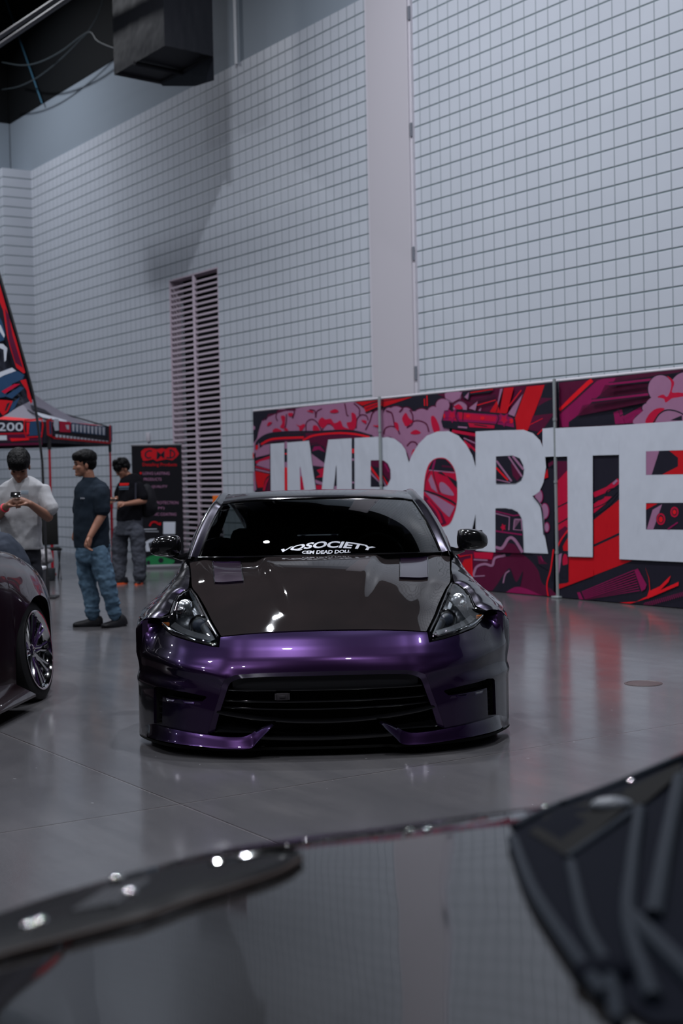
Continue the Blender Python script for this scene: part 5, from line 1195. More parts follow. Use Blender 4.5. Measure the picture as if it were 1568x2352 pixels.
def face_bits(Mt, par, glasses=False):
    b = MB()
    for e in (-1, 1):
        m = MB(); m.tube([(.092, e*.018, .024), (.091, e*.034, .029), (.078, e*.052, .022)], [.004, .005, .003], 6); b.add([Mt @ Vector(v) for v in m.v], m.f)
    b.build('eyebrows', HAIR, par)
    b = MB()
    for e in (-1, 1):
        m = MB(); m.ell((.082, e*.032, .003), (.009, .015, .006), 10); b.add([Mt @ Vector(v) for v in m.v], m.f)
    b.build('eyes', mat('eye_dark', (.02, .015, .012), .2), par)
    if glasses:
        b = MB()
        for e in (-1, 1):
            m = MB(); m.tube([(.098-.01*abs(cos(q)), e*.034+.024*cos(q), .0+.019*sin(q)) for q in np.linspace(0, 2*pi, 14)[:-1]], .0035, 6, closed=True); m.tube([(.092, e*.058, .004), (.0, e*.084, .002)], .003, 6); b.add([Mt @ Vector(v) for v in m.v], m.f)
        b.build('glasses', M_blackgloss, par)
def hair(Mt, par, style, seed=0):
    b = MB()
    def E_(p, r, n=20):
        m = MB(); m.ell((0, 0, 0), r, n); b.add([Mt @ (Vector(v)+Vector(p)) for v in m.v], m.f)
    E_((-.012, 0, .062), (.108, .090, .082))
    if style == 'bowl':
        E_((.030, 0, .066), (.082, .084, .058)); E_((.060, 0, .052), (.052, .078, .050)); E_((.0, 0, .03), (.085, .088, .055)); E_((-.035, 0, .020), (.078, .084, .070))
    elif style == 'crop':
        E_((.034, 0, .078), (.078, .080, .052)); E_((.062, 0, .066), (.048, .070, .034)); E_((-.045, 0, .010), (.066, .078, .070)); 
        for e in (-1, 1): E_((-.015, e*.070, .020), (.045, .014, .035))
    else:
        rnd = random.Random(seed); E_((-.04, 0, .02), (.075, .084, .075)); E_((.04, 0, .06), (.07, .075, .05))
        for k in range(46):
            a, z = rnd.uniform(-2.4, 2.4), rnd.uniform(.02, .14); r_ = .085*sqrt(max(.1, 1-((z-.05)/.1)**2)); E_((r_*cos(a)*1.05, r_*sin(a)*.95, z), (.028, .028, .022), 8)
    me = remesh(b, .005, 2, lambda p: .0045*noise.noise(p*Vector((55, 55, 16)))+.002*noise.noise(p*Vector((150, 150, 40))) if style != 'x' else 0)
    return link('hair', me, HAIR, par)
def hand(mb, wrist, d, up, curl=.5, s=1.0, thumb=1):
    """palm from the wrist along d, five fingers curling towards -up"""
    d = Vector(d).normalized(); up = Vector(up).normalized(); sd = d.cross(up).normalized(); w_ = Vector(wrist)
    cap(mb, [w_, w_+d*.045*s, w_+d*.085*s], [.026*s, .034*s, .034*s], 12)
    for k, (o, L) in enumerate(((-.030, .068), (-.010, .078), (.010, .074), (.029, .060))):
        p0 = w_+d*.080*s+sd*o*s*1.1; pts = [p0]; a = .15
        for q in (.42, .32, .26):
            a += curl*1.0; pts.append(pts[-1]+(d*cos(a)-up*sin(a))*L*q*s*1.05)
        cap(mb, pts, [.0098*s, .0092*s, .0085*s, .0075*s], 8)
    q0 = w_+d*.025*s-sd*.030*s*thumb; cap(mb, [q0, q0+(d*.7-sd*thumb*.7-up*.3)*.030*s, q0+(d*.95-sd*thumb*.25-up*.5)*.062*s], [.013*s, .011*s, .009*s], 8)
def fold(amp, sx=8, sz=14, seed=0.0):
    return lambda p: amp*noise.noise(Vector((p.x*sx+seed, p.y*sx, p.z*sz)))+amp*.5*noise.noise(Vector((p.x*sx*3, p.y*sx*3+seed, p.z*sz*2)))
def shoe(par, c, az, L=.28, m=None, sole=None, h=.10):
    d = np.array([cos(az), sin(az), 0]); s = np.array([-d[1], d[0], 0]); c = np.array(c, float)
    b = MB(); rows = []
    for t, wd, hh in ((-.5, .030, .075), (-.46, .036, .098), (-.30, .040, h), (-.10, .040, .088), (.12, .046, .066), (.32, .050, .055), (.44, .040, .046), (.5, .020, .034)):
        rows.append([c+d*L*t+s*wd*cos(q)+np.array([0, 0, .022+max(0, sin(q))*(hh-.022) if sin(q) > 0 else .020]) for q in np.linspace(-pi, pi, 19)])
    b.grid(np.array(rows)); b.add(rows[0], [tuple(range(19))]); b.add(rows[-1], [tuple(range(19))]); o = b.build('shoe', m, par, ang=60)
    b = MB(); o1 = []
    for q in np.linspace(0, 2*pi, 33)[:-1]:
        x = cos(q); wd = .048+.006*x; o1.append(c+d*L*.515*x+s*wd*sin(q))
    b.grid(np.array([[p+np.array([0, 0, .001]) for p in o1+[o1[0]]], [p*1+np.array([0, 0, .024]) for p in o1+[o1[0]]]])); b.add([p+np.array([0, 0, .001]) for p in o1], [tuple(range(32))]); b.add([p+np.array([0, 0, .024]) for p in o1], [tuple(range(32))])
    b.build('sole', sole or m, o, ang=50); return o
def person(px, base, label, loc=None):
    Yd = 1.43/((base-(1093-.021*(px-784)))/FPX); P = at_depth(px, base, Yd*.999) if loc is None else loc
    t = empty('person', (P[0], P[1], 0), 0, label, 'person'); t['sc'] = FPX/P[1]; sc = FPX/P[1]; del t['sc']
    def q(x, y, dy=0):
        z = (base-y)/sc; k = (P[1]+dy)/P[1]
        return Vector(((x-px)/sc*k+.022*z+ (P[0]/P[1])*dy*.0 + dy*(P[0]/P[1]), dy, (1.43+(z-1.43)*k)))
    return t, q, sc

# --- middle person: navy t-shirt and blue jeans, seen from his left side
t, q, sc = person(226, 1440, 'person in a navy t-shirt and blue jeans standing with arms down, head turned left')
HC = q(196, 1066, .0)
mb = MB(); Mt = head(mb, HC, radians(198), radians(4), 1.06)
sh_n, el_n, wr_n = q(233, 1122, -.10), q(236, 1181, -.12), q(207, 1232, -.22)
sh_f, el_f, wr_f = q(190, 1122, .14), q(184, 1180, .17), q(177, 1215, .12)
cap(mb, [q(212, 1122, .01), q(207, 1100, .005), q(203, 1085, 0)], [.060, .056, .056])
for a_, b_, c_ in ((sh_n, el_n, wr_n), (sh_f, el_f, wr_f)): cap(mb, [a_+(b_-a_)*.35, (a_+b_)/2, b_], [.042, .048, .043]); cap(mb, [b_, b_+(c_-b_)*.35, c_], [.043, .042, .029])
cap(mb, [q(212, 1140), q(204, 1180), q(188, 1205, .11)], [.05, .05, .045]); cap(mb, [q(212, 1120), q(212, 1250)], [.09, .10], flat=(1, .7)); cap(mb, [q(190, 1145, .1), q(212, 1150), q(230, 1145, -.06)], [.05, .06, .05])
hand(mb, wr_n, (-.30, -.1, -1), (-1, .2, .3), .45, 1.0, 1); hand(mb, wr_f, (-.25, 0, -1), (-1, -.1, .3), .4, 1.0)
for l in ((q(203, 1262, .06), q(203, 1335, .07), q(213, 1408, .04)), (q(230, 1285, -.07), q(246, 1338, -.08), q(262, 1412, -.05))): cap(mb, l, [.055, .05, .04])
link('body', remesh(mb, .0055, 3), SKIN, t); hair(Mt, t, 'crop'); face_bits(Mt, t)
mb = MB(); a0 = radians(20)
ring_loft(mb, [(*q(208, 1095, .005), .066, .066, a0), (*q(210, 1101, .005), .090, .078, a0), (*q(212, 1108, .005), .135, .095, a0), (*q(213, 1117, 0), .165, .112, a0), (*q(213, 1126, 0), .176, .122, a0), (*q(212, 1145, 0), .178, .138, a0), (*q(210, 1180, 0), .168, .145, a0), (*q(210, 1215, 0), .172, .150, a0), (*q(212, 1245, 0), .178, .150, a0), (*q(213, 1257, 0), .176, .148, a0)])
for a_, b_ in ((sh_n, el_n), (sh_f, el_f)): cap(mb, [a_+Vector((0, 0, -.02)), a_+(b_-a_)*.40, a_+(b_-a_)*.78], [.066, .076, .084])
M_tnavy = mat('shirt_navy', (.011, .017, .026), .9, spec=.1); link('t_shirt', remesh(mb, .008, 4, fold(.010, 6, 9, 1)), M_tnavy, t)
b = MB()
for k in range(9): b.box(tuple(q(186+k*1.7, 1143+k*.1, -.168+.004*k)), (.0055, .004, .014 if k % 3 else .02), rz=.2)
b.build('shirt_print', mat('print_pale', (.24, .25, .28), .6), t)
M_jean = mat('jeans_blue', (.052, .105, .165), .75); gg = N(M_jean); gg.xyz(); nn = gg.noise(7, 4); gg.l(gg.mix(nn, (.004, .016, .038), (.12, .20, .28)), gg.b.inputs['Base Color'])
mb = MB(); ring_loft(mb, [(*q(213, 1250), .168, .135, a0), (*q(214, 1275), .170, .140, a0), (*q(215, 1290), .160, .135, a0)])
cap(mb, [q(200, 1272, .05), q(199, 1305, .06), q(202, 1340, .06), q(210, 1375, .05), q(213, 1412, .04)], [.098, .098, .086, .076, .066]); cap(mb, [q(226, 1270, -.06), q(236, 1305, -.07), q(246, 1340, -.08), q(256, 1378, -.06), q(262, 1412, -.05)], [.105, .103, .088, .078, .066])
for c0, r_ in ((q(212, 1392, .04), .078), (q(213, 1403, .04), .074), (q(261, 1388, -.05), .080), (q(262, 1400, -.05), .075)):
    m = MB(); m.ell(c0, (r_, r_, .022), 14); mb.add(m.v, m.f)
link('jeans', remesh(mb, .008, 3, fold(.014, 9, 17, 3)), M_jean, t)
M_shoeb = mat('shoe_black', (.006, .006, .008), .5, spec=.2)
s1 = q(202, 1433, .04); shoe(t, (s1.x, s1.y, 0), radians(183), .29, M_shoeb, h=.12); s2 = q(262, 1436, -.06); shoe(t, (s2.x, s2.y, 0), radians(222), .28, M_shoeb, h=.13)

# --- left person: pale grey t-shirt, looking down at a phone
t, q, sc = person(52, 1494, 'person in pale grey t-shirt looking down at a phone held in both hands')
HC = q(46, 1070, -.07); mb = MB(); Mt = head(mb, HC, radians(-84), radians(34), 1.08)
shR, elR, wrR = q(104, 1121, .0), q(112, 1188, -.06), q(70, 1157, -.30)
shL, elL, wrL = q(-4, 1124, .0), q(-12, 1190, -.06), q(18, 1160, -.30)
cap(mb, [q(53, 1122, .0), q(52, 1105, -.02), q(49, 1088, -.05)], [.062, .058, .056])
for a_, b_, c_ in ((shR, elR, wrR), (shL, elL, wrL)): cap(mb, [a_+(b_-a_)*.35, (a_+b_)/2, b_], [.040, .047, .042]); cap(mb, [b_, b_+(c_-b_)*.35, c_], [.042, .041, .028])
cap(mb, [q(50, 1120), q(50, 1250)], [.10, .11], flat=(1, .7)); cap(mb, [q(2, 1150), q(50, 1145), q(100, 1150)], [.045, .06, .045])
hand(mb, wrR, (-.85, -.15, .30), (.1, -.2, 1), .55, 1.0, 1); hand(mb, wrL, (.75, -.15, .35), (-.1, -.2, 1), .55, 1.0, -1)
for l in ((q(28, 1270, 0), q(28, 1370), q(30, 1470, .03)), (q(72, 1270, 0), q(80, 1365, -.02), q(84, 1468, 0))): cap(mb, l, [.075, .055, .04])
link('body', remesh(mb, .0055, 3), SKINb, t); hair(Mt, t, 'bowl'); face_bits(Mt, t)
mb = MB()
ring_loft(mb, [(*q(54, 1093, .01), .070, .062, 0), (*q(54, 1099, .005), .10, .08, 0), (*q(53, 1107, .0), .155, .095, 0), (*q(52, 1116, 0), .190, .112, 0), (*q(50, 1140, 0), .192, .135, 0), (*q(49, 1175, -.01), .172, .140, 0), (*q(50, 1210, -.01), .168, .145, 0), (*q(51, 1245, -.01), .178, .148, 0), (*q(52, 1262, -.01), .182, .148, 0)])
for a_, b_ in ((shR, elR), (shL, elL)): cap(mb, [a_+Vector((0, 0, -.025)), a_+(b_-a_)*.4, a_+(b_-a_)*.68+Vector(((.02 if a_.x > 0 else -.02), 0, 0))], [.058, .070, .078])
M_tg = mat('shirt_grey', (.30, .30, .315), .8); gg = N(M_tg); X_ = gg.xyz(); nn = gg.noise(5, 4); msk = gg.math('MULTIPLY', gg.math('SUBTRACT', gg.noise(6.5, 4), .52, clamp=True), 6, clamp=True)
bl = gg.math('LESS_THAN', X_[2], 1.12); gg.l(gg.mix(gg.math('MULTIPLY', msk, gg.math('MULTIPLY', bl, .55)), (.33, .33, .345), (.16, .165, .185)), gg.b.inputs['Base Color'])
link('t_shirt', remesh(mb, .008, 4, fold(.010, 6, 8, 5)), M_tg, t)
b = MB(); c0 = q(58, 1131, -.155); b.box(tuple(c0), (.065, .004, .035), bev=.001); b.build('shirt_print', mat('print_blue_grey', (.25, .30, .35), .6), t)
M_pd = mat('trousers_dark', (.014, .015, .020), .8)
mb = MB(); ring_loft(mb, [(*q(50, 1250), .165, .13, 0), (*q(50, 1290), .170, .14, 0)]); cap(mb, [q(30, 1285, 0), q(28, 1370), q(30, 1470, .03)], [.095, .085, .07]); cap(mb, [q(70, 1285, 0), q(79, 1365, -.02), q(84, 1466, 0)], [.095, .085, .07]); link('trousers', remesh(mb, .009, 3, fold(.010, 7, 10, 7)), M_pd, t)
for x, a in ((30, -100), (84, -75)): s1 = q(x, 1492, -.04); shoe(t, (s1.x, s1.y, 0), radians(a), .28, M_shoeb)
M_band = mat('wristband_pink', (.75, .03, .07), .4); b = MB(); c0 = wrL+(elL-wrL)*.16; dd = (elL-wrL).normalized(); bb = dd.cross(Vector((0, 1, 0))).normalized(); cc = dd.cross(bb)
for k in range(2): b.tube([c0+dd*.006*k+(bb*cos(a)+cc*sin(a))*.034 for a in np.linspace(0, 2*pi, 17)[:-1]], .006, 6, closed=True)
b.build('wristband', M_band, t)
b = MB(); c0 = (wrR+wrL)/2+Vector((-.012, -.045, .082)); b.box(tuple(c0), (.085, .012, .055), rz=.1, bev=.004, Mx=Matrix.Rotation(radians(-35), 3, 'X')); o = b.build('phone', M_blackgloss, None); o.parent = None; o.location = t.location; tag(o, 'black phone held in both hands by the person in pale grey', 'phone')

# --- third person: black t-shirt, grey sweatpants, backpack
t, q, sc = person(297, 1342, 'person in black t-shirt and grey sweatpants with backpack, looking at a phone')
HC = q(283, 1076, -.04); mb = MB(); Mt = head(mb, HC, radians(206), radians(30), 1.06)
shN, elN, wrN = q(321, 1113, -.08), q(331, 1151, -.10), q(289, 1157, -.26); shF, elF, wrF = q(280, 1113, .10), q(274, 1143, .10), q(262, 1148, -.08)
cap(mb, [q(304, 1108, .0), q(298, 1097, -.01), q(290, 1088, -.02)], [.060, .056, .055])
for a_, b_, c_ in ((shN, elN, wrN), (shF, elF, wrF)): cap(mb, [a_+(b_-a_)*.35, (a_+b_)/2, b_], [.040, .045, .041]); cap(mb, [b_, b_+(c_-b_)*.35, c_], [.041, .040, .028])
cap(mb, [q(300, 1112), q(300, 1190)], [.09, .09], flat=(1, .7)); cap(mb, [q(280, 1126, .1), q(300, 1130), q(322, 1128, -.07)], [.042, .055, .042]); hand(mb, wrN, (-.9, -.2, .02), (0, -.3, 1), .55, 1.0, 1); hand(mb, wrF, (-.3, -.8, .1), (0, -.2, 1), .55)
for l in ((q(280, 1205, .06), q(274, 1265, .07), q(273, 1325, .05)), (q(313, 1225, -.05), q(317, 1265, -.05), q(320, 1325, -.04))): cap(mb, l, [.055, .05, .04])
link('body', remesh(mb, .0055, 3), SKIN, t); hair(Mt, t, 'messy', 3); face_bits(Mt, t, True)
mb = MB(); a0 = radians(25)
ring_loft(mb, [(*q(303, 1088, .0), .066, .062, a0), (*q(303, 1094, .0), .11, .085, a0), (*q(302, 1101, 0), .155, .105, a0), (*q(302, 1109, 0), .174, .118, a0), (*q(301, 1125, 0), .178, .130, a0), (*q(299, 1150, -.01), .165, .138, a0), (*q(297, 1180, -.01), .178, .142, a0), (*q(297, 1195, -.01), .182, .142, a0)])
for a_, b_ in ((shN, elN), (shF, elF)): cap(mb, [a_+Vector((0, 0, -.02)), a_+(b_-a_)*.4, a_+(b_-a_)*.72], [.060, .072, .080])
M_tb = mat('shirt_black', (.004, .004, .006), .9, spec=.1); link('t_shirt', remesh(mb, .008, 4, fold(.009, 6, 8, 9)), M_tb, t)
b = MB(); c0 = q(286, 1118, -.150)
b.box(tuple(c0+Vector((0, 0, .035))), (.13, .004, .035), rz=.35, bev=.001); b.build('shirt_print', mat('print_red', (.55, .01, .01), .6), t); b = MB(); b.box(tuple(c0+Vector((.005, -.002, .0))), (.16, .004, .024), rz=.35); b.box(tuple(c0+Vector((.005, -.002, -.03))), (.15, .004, .010), rz=.35); b.build('shirt_print', mat('print_bluegrey', (.07, .10, .14), .6), t)
M_sw = mat('sweatpants_grey', (.050, .054, .068), .9, spec=.1)
mb = MB(); ring_loft(mb, [(*q(298, 1190), .172, .135, a0), (*q(298, 1212), .185, .15, a0), (*q(297, 1228), .18, .145, a0)])
cap(mb, [q(279, 1222, .05), q(275, 1260, .06), q(274, 1295, .06), q(274, 1322, .05)], [.115, .112, .102, .088]); cap(mb, [q(314, 1222, -.05), q(317, 1260, -.05), q(320, 1295, -.05), q(321, 1324, -.04)], [.115, .100, .095, .090]); link('sweatpants', remesh(mb, .009, 3, fold(.013, 7, 14, 11)), M_sw, t)
M_or = mat('sole_orange', (.62, .09, .03), .5)
s1 = q(272, 1338, .0); shoe(t, (s1.x, s1.y, 0), radians(215), .28, M_shoeb, M_or); s2 = q(319, 1338, -.06); shoe(t, (s2.x, s2.y, 0), radians(262), .28, M_shoeb, M_or)
for nm, lb, cat, fn in (('backpack', 'black backpack worn by the person in the black t-shirt', 'backpack', 0), ('phone', 'black phone held by the person with the backpack', 'phone', 1)):
    b = MB()
    if fn == 0:
        m = MB(); c1 = q(338, 1152, .16); m.ell(tuple(c1), (.13, .12, .24), 20); m.ell(tuple(c1+Vector((.05, .02, -.08))), (.10, .11, .13), 16); me = remesh(m, .01, 3, fold(.008, 6, 6, 2)); o = link(nm, me, mat('pack_black', (.008, .008, .011), .7))
        b.tube([q(333, 1128, .08), q(322, 1103, .0), q(312, 1112, -.115), q(312, 1150, -.16)], .015, 8); so = b.build('strap', mat('strap_black', (.02, .02, .03), .6), o)
    else:
        b.box(tuple((wrN+wrF)/2+Vector((-.075, -.09, .03))), (.11, .07, .012), rz=.5, bev=.004, Mx=Matrix.Rotation(radians(-20), 3, 'X')); o = b.build(nm, M_blackgloss, None)
    o.location = t.location; tag(o, lb, cat)

# --- fourth person: bent over behind the parked car at the left edge, dark blue shirt
Yd = 11.0; P = at_depth(8, 1530, Yd); t, q, sc = person(8, 1530, 'person in a dark blue shirt crouching behind the dark car at the left edge', loc=(P[0], Yd, 0))
mb = MB(); HC = q(-72, 1195, -.05); Mt = head(mb, HC, radians(190), radians(35), 1.05)
cap(mb, [q(-10, 1250, 0), q(-35, 1228, 0), q(-55, 1210, -.02)], [.07, .06, .055]); cap(mb, [q(10, 1262, -.1), q(20, 1320, -.12), q(-5, 1370, -.2)], [.055, .045, .038])
cap(mb, [q(20, 1290), q(30, 1390)], [.12, .13]); cap(mb, [q(30, 1400, -.08), q(-60, 1400, -.15), q(-50, 1510, -.1)], [.08, .06, .045]); cap(mb, [q(30, 1400, .1), q(-40, 1440, .12), q(10, 1520, .15)], [.08, .06, .045]); hand(mb, q(-5, 1370, -.2), (-.6, -.3, -.6), (0, -1, 0), .5)
link('body', remesh(mb, .006, 3), SKIN, t); hair(Mt, t, 'crop'); face_bits(Mt, t)
mb = MB(); cap(mb, [q(0, 1262, 0), q(18, 1292, 0), q(30, 1340, 0), q(34, 1400, 0)], [.150, .165, .17, .165], 20, flat=(1, 1.1)); cap(mb, [q(8, 1262, -.1), q(20, 1305, -.12)], [.085, .085]); M_tn2 = mat('shirt_slate', (.022, .028, .042), .8); link('t_shirt', remesh(mb, .009, 4, fold(.012, 6, 7, 13)), M_tn2, t)
mb = MB(); cap(mb, [q(34, 1405), q(34, 1420)], [.165, .165], 20); cap(mb, [q(30, 1410, -.08), q(-60, 1400, -.15), q(-50, 1495, -.1)], [.10, .085, .07]); cap(mb, [q(30, 1410, .1), q(-40, 1440, .12), q(0, 1500, .15)], [.10, .085, .07]); link('trousers', remesh(mb, .009, 3, fold(.01, 7, 9, 15)), M_pd, t)
s1 = q(-60, 1525, -.12); shoe(t, (s1.x, s1.y, 0), radians(190), .28, M_shoeb); s1 = q(0, 1525, .15); shoe(t, (s1.x, s1.y, 0), radians(190), .28, M_shoeb)

# --- folding stool and folding chair by the tent
P = at_depth(84, 1306, 13.4); zt = P[2]
b = MB(); b.box((0, 0, zt), (.13, .30, .03), bev=.01); o = b.build('folding_stool', mat('stool_white', (.62, .62, .64), .3), None, (P[0], P[1], 0)); tag(o, 'small white-topped metal stool beside the legs of the person in grey', 'stool')
for sx in (-.05, .05):
    for sy in (-.12, .12): b = MB(); b.tube([(sx, sy, .0), (sx*.9, sy, zt)], .012, 8); b.build('leg', mat('stool_leg', (.25, .25, .27), .3, .8), o)
P = at_depth(106, 1335, 21.0); k_ = 21.0/FPX
t = empty('folding_chair', (P[0], P[1], 0), .3, 'dark folding chair standing beside the near red tent leg', 'chair')
b = MB(); b.box((0, .18, .74), (.42, .03, .50), bev=.01, Mx=Matrix.Rotation(radians(-10), 3, 'X')); b.build('backrest', M_blackmatt, t)
b = MB(); b.box((0, -.02, .44), (.44, .42, .035), bev=.01); b.build('seat', M_blackmatt, t)
for sx in (-.2, .2):
    for y0, y1 in ((-.2, .2), (.2, -.18)): b = MB(); b.tube([(sx, y0, 0), (sx, y1*.9, .44)], .012, 8); b.build('leg', mat('chair_leg', (.10, .10, .11), .4, .6), t)
P = at_depth(103, 1285, 20.6)
m = MB(); m.ell((0, 0, P[2]+.045), (.12, .08, .13), 16); o = link('plastic_bag', remesh(m, .01, 2, fold(.03, 9, 9, 2)), mat('bag_pale', (.28, .27, .29), .4), None, (P[0], P[1], 0)); tag(o, 'crumpled pale bag by the foot of the near red tent leg', 'bag')
b = MB(); b.box((0, 0, (P[2]-.13)/2), (.26, .2, P[2]-.13), bev=.01); o = b.build('equipment_box', mat('box_dark', (.02, .022, .026), .5), None, (P[0], P[1]+.0, 0)); tag(o, 'dark box on the floor under the pale bag near the tent leg', 'box')
# ------------------------------------------------------------------ second sports car at the left edge (only its rear quarter is in the frame)
M_cherry = paint('black_cherry', (.020, .008, .012), .55, .28)
psi = radians(-6); AV = np.array([cos(psi), sin(psi)]); BV = np.array([-sin(psi), cos(psi)])
W0 = np.array([-2.075, 9.32]); OL = W0-AV*.97-BV*3.42
make_car('dark cherry wide-body sports car with chrome wheels, only its rear quarter in view at left', 'car', (OL[0], OL[1], 0), psi,
    dict(paint=M_cherry, hood=M_cherry, vent=M_blackgloss, rim=M_chrome, mirror=M_cherry, camber=7, wo=.085, skirt=.16, skirt_m=M_cherry))

# ------------------------------------------------------------------ car in the foreground: glossy dark hood with a black insert, very close
M_fg = paint('graphite_gloss', (.013, .012, .012), 0, .5); M_fg.node_tree.nodes['Principled BSDF'].inputs['Specular IOR Level'].default_value = 0; M_fg.node_tree.nodes['Principled BSDF'].inputs['Coat Roughness'].default_value = .045
g = N(M_fg); g.xyz(); bp = g.n('ShaderNodeBump'); bp.inputs['Strength'].default_value = .25; bp.inputs['Distance'].default_value = .004; g.l(g.noise(5.5, 2, sc3=(1, .35, 1)), bp.inputs['Height']); g.l(bp.outputs[0], g.b.inputs['Coat Normal'])
fgE = [(-700, 2330, .80), (-300, 2195, .82), (0, 2095, .835), (150, 2047, .84), (300, 2003, .845), (500, 1953, .85), (680, 1925, .85), (850, 1904, .85), (1000, 1884, .85), (1150, 1864, .855), (1270, 1846, .86), (1400, 1800, .87), (1500, 1757, .88), (1568, 1727, .89), (1750, 1650, .90), (2000, 1560, .91)]
ED = cr([at_z(x, y, z) for x, y, z in fgE], 90)
org = np.array([.25, 1.2, 0]); fg = empty('foreground_car', org, 0, 'front end of a dark graphite car, blurred in the near foreground', 'car')
def fg_pt(i, t, o=0):
    e = ED[i]; n0 = np.array([e[0]*.42+.05, .15, 0]); n0[0] += 0
    p = e+(n0-e)*t; h = e[2]+(.985-e[2])*(.10*(1-(1-min(t, 1))**25)+.90*t); xx = p[0]
    h += -.03*((xx-.1)/1.3)**2*t+.012*sstep((t-.12)/.2)*math.exp(-((xx+.45)/.10)**2)
    return np.array([p[0], p[1], h+o])-org
b = MB(); ts = np.linspace(0, 1, 60)**1.3
b.grid(np.array([[fg_pt(i, t) for t in ts] for i in range(90)]))
b.build('hood', M_fg, fg, ang=60)
b = MB(); rows = []
for i in range(90):
    e = ED[i]-org; c = np.array([0., -.4]); d = np.array([e[0], e[1]])-c; d = d/np.linalg.norm(d)
    rows.append([e+[0, 0, 0], e+[d[0]*.018, d[1]*.018, -.012], e+[d[0]*.04, d[1]*.04, -.06], e+[d[0]*.06, d[1]*.06, -.25], e+[d[0]*.05, d[1]*.05, -.45], e+[d[0]*.0, d[1]*.0, -e[2]+.12], e+[-d[0]*.3, -d[1]*.3, -e[2]+.10]])
b.grid(np.array(rows)); b.build('front_bumper', M_fg, fg, ang=60)
for x, y in ((-1.2, .2), (1.45, .35)):
    b = MB(); Tm = Matrix.Translation(Vector((x, y, .33))-Vector(org)); b.lathe([(.05, -.1), (.25, -.1), (.32, -.09), (.33, -.06), (.33, .06), (.32, .09), (.25, .1), (.05, .1)], 40, Tm); b.build('tyre', M_tire, fg)
b = MB(); b.box((.1-org[0], .1-org[1], .30), (2.0, .9, .25)); b.build('underbody', M_under, fg, sm=False)
# headlamp on the left of the hood edge
def fgp(x, y, z): return at_z(x, y, z)-org
LW = .885
lo_ = [(-250, 2290), (-120, 2238), (0, 2192), (120, 2160), (240, 2128), (350, 2098), (450, 2062), (560, 2028), (650, 1995), (690, 1968)]
up_ = [(-260, 2188), (-120, 2140), (0, 2100), (120, 2062), (240, 2026), (350, 2000), (450, 1978), (560, 1962), (640, 1950), (692, 1952)]
def surf_z(x, y, o):
    # height of the hood under the pixel ray, found by marching over its grid
    best = None
    P = SG; pr_ = SGP; d = (pr_[:, 0]-x)**2+(pr_[:, 1]-y)**2; k = np.argsort(d)[:4]; w_ = 1/(d[k]+1); return float((P[k, 2]*w_).sum()/w_.sum())+o
SG = np.array([fg_pt(i, t)+org for i in range(90) for t in ts])
def pj(P):
    v = P-CAM; d = v@_f0; return np.stack([784+FPX*(v@_R)/d, 1176-FPX*(v@_U)/d], 1)
SGP = pj(SG)
def on_hood(x, y, o=.004): return at_z(x, y, surf_z(x, y, o))-org
G0 = np.array([[on_hood(*(np.array(u)+(np.array(l)-np.array(u))*k), .006+.010*sin(pi*k)) for k in np.linspace(0, 1, 8)] for u, l in zip(cr(up_, 30), cr(lo_, 30))])
b = MB(); b.grid(G0); hl = b.build('headlamp', mat('lamp_dark_glass', (.004, .004, .005), .35, spec=.05), fg, ang=60)
b = MB(); b.tube([on_hood(x, y+6, .008) for x, y in cr(lo_, 30)], .005, 8); b.build('lamp_rim', mat('rim_brown', (.020, .010, .007), .6, spec=.2), hl)
b = MB()
for k in range(5): b.tube([on_hood(170+k*22, 2100-k*4, .012), on_hood(250+k*22, 2048-k*6, .012)], .006, 6)
b.build('lamp_ribs', mat('rib_grey', (.05, .05, .055), .3, .5), hl)
b = MB(); b.tube([on_hood(x, y, .010) for x, y in cr([(480, 1990), (560, 1972), (640, 1962), (684, 1962)], 12)], [.006]*6+[.009]*6, 8); b.build('lamp_blade', M_chrome, hl)
for x, y in ((268, 2020), (298, 2052), (65, 2128), (92, 2118)):
    b = MB(); b.ell(on_hood(x, y, .014), (.010, .010, .008), 12); b.build('lamp_screw', M_chrome, hl)
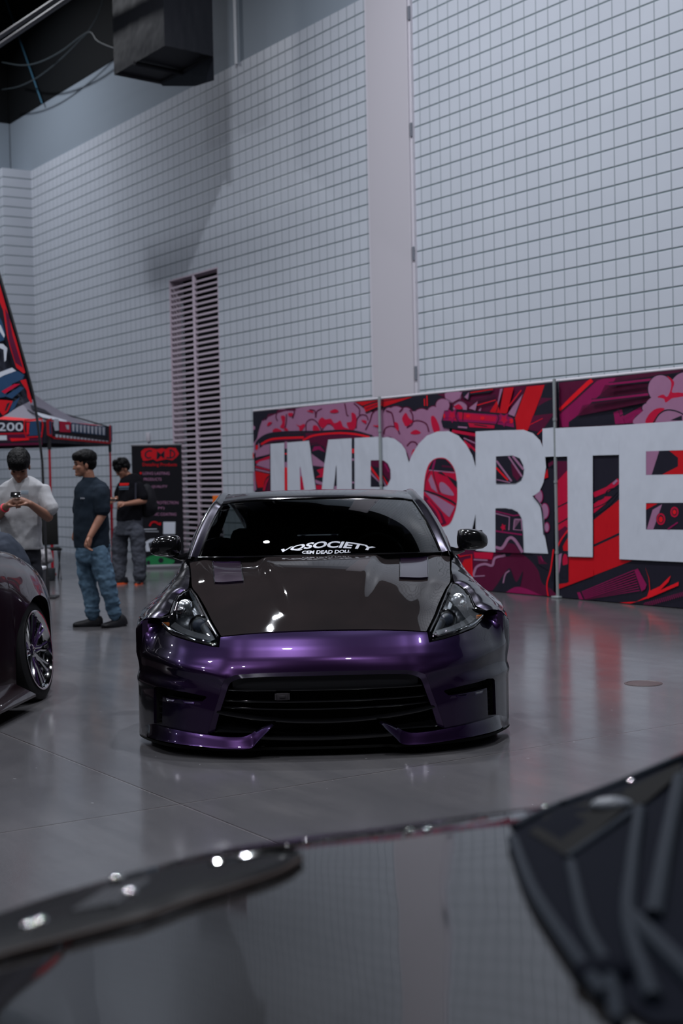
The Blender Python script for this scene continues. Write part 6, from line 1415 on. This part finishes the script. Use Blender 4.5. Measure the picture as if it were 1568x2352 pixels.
# black insert with ribs on the right side of the hood
vi = [(1170, 1925), (1185, 1900), (1260, 1862), (1400, 1812), (1500, 1770), (1620, 1715), (1900, 1700), (2000, 2352), (1600, 2352), (1500, 2352), (1400, 2290), (1335, 2210), (1260, 2100), (1200, 2010)]
c0 = np.mean([on_hood(*p) for p in vi], 0)
bd = [on_hood(x, y, .006) for x, y in vi]
Pp, Fs, bdd = patch([tuple(p) for p in bd], .04, bulge=.0, ax=(0, 1), n=20)
M_ins = mat('insert_black', (.0040, .005, .009), .7, spec=.02)
b = MB(); b.add(Pp+np.array([0, 0, -.0]), Fs); ins = b.build('hood_insert', M_ins, fg)
b = MB(); b.add([on_hood(x, y, .010) for x, y in ((1215, 1912), (1260, 1868), (1420, 1818), (1440, 1850), (1305, 1968))], [(0, 1, 2, 3, 4)]); b.add([on_hood(x, y, .010) for x, y in ((1420, 1855), (1430, 1815), (1560, 1752), (1568, 1770), (1480, 1845))], [(0, 1, 2, 3, 4)]); b.build('insert_opening', M_under, ins, sm=False)
M_rib = mat('insert_rib', (.010, .014, .021), .5, spec=.08)
for pts, r_ in (([(1300, 1972), (1390, 1910), (1460, 1860)], .006), ([(1178, 1930), (1230, 2060), (1330, 2210), (1390, 2290)], .009), ([(1310, 1985), (1345, 2130), (1395, 2230), (1420, 2352)], .008), ([(1468, 1862), (1450, 2000), (1445, 2130), (1500, 2300)], .010), ([(1560, 1790), (1530, 1940), (1500, 2110)], .012), ([(1450, 2110), (1520, 2180), (1640, 2300)], .012), ([(1180, 1900), (1260, 1860), (1400, 1808), (1568, 1738)], .007)):
    b = MB(); pp = cr(pts, 24); b.tube([on_hood(x, y, .010) for x, y in pp], r_, 10); b.build('insert_rib', M_rib, ins)
b = MB(); b.ell(on_hood(1405, 1850, .012), (.035, .02, .014), 14); b.build('insert_cap', mat('cap_grey', (.09, .10, .12), .35), ins)
b = MB(); b.ell(on_hood(1395, 2235, .010), (.035, .025, .016), 14); b.build('insert_cap', M_ins, ins)
# small bright washer nozzles and bolts along the hood edge
for x, y in ((1252, 1850), (1448, 1792), (940, 1905), (980, 1900)):
    b = MB(); b.ell(on_hood(x, y+4, .004), (.006, .006, .005), 12); b.build('edge_bolt', M_chrome, fg)
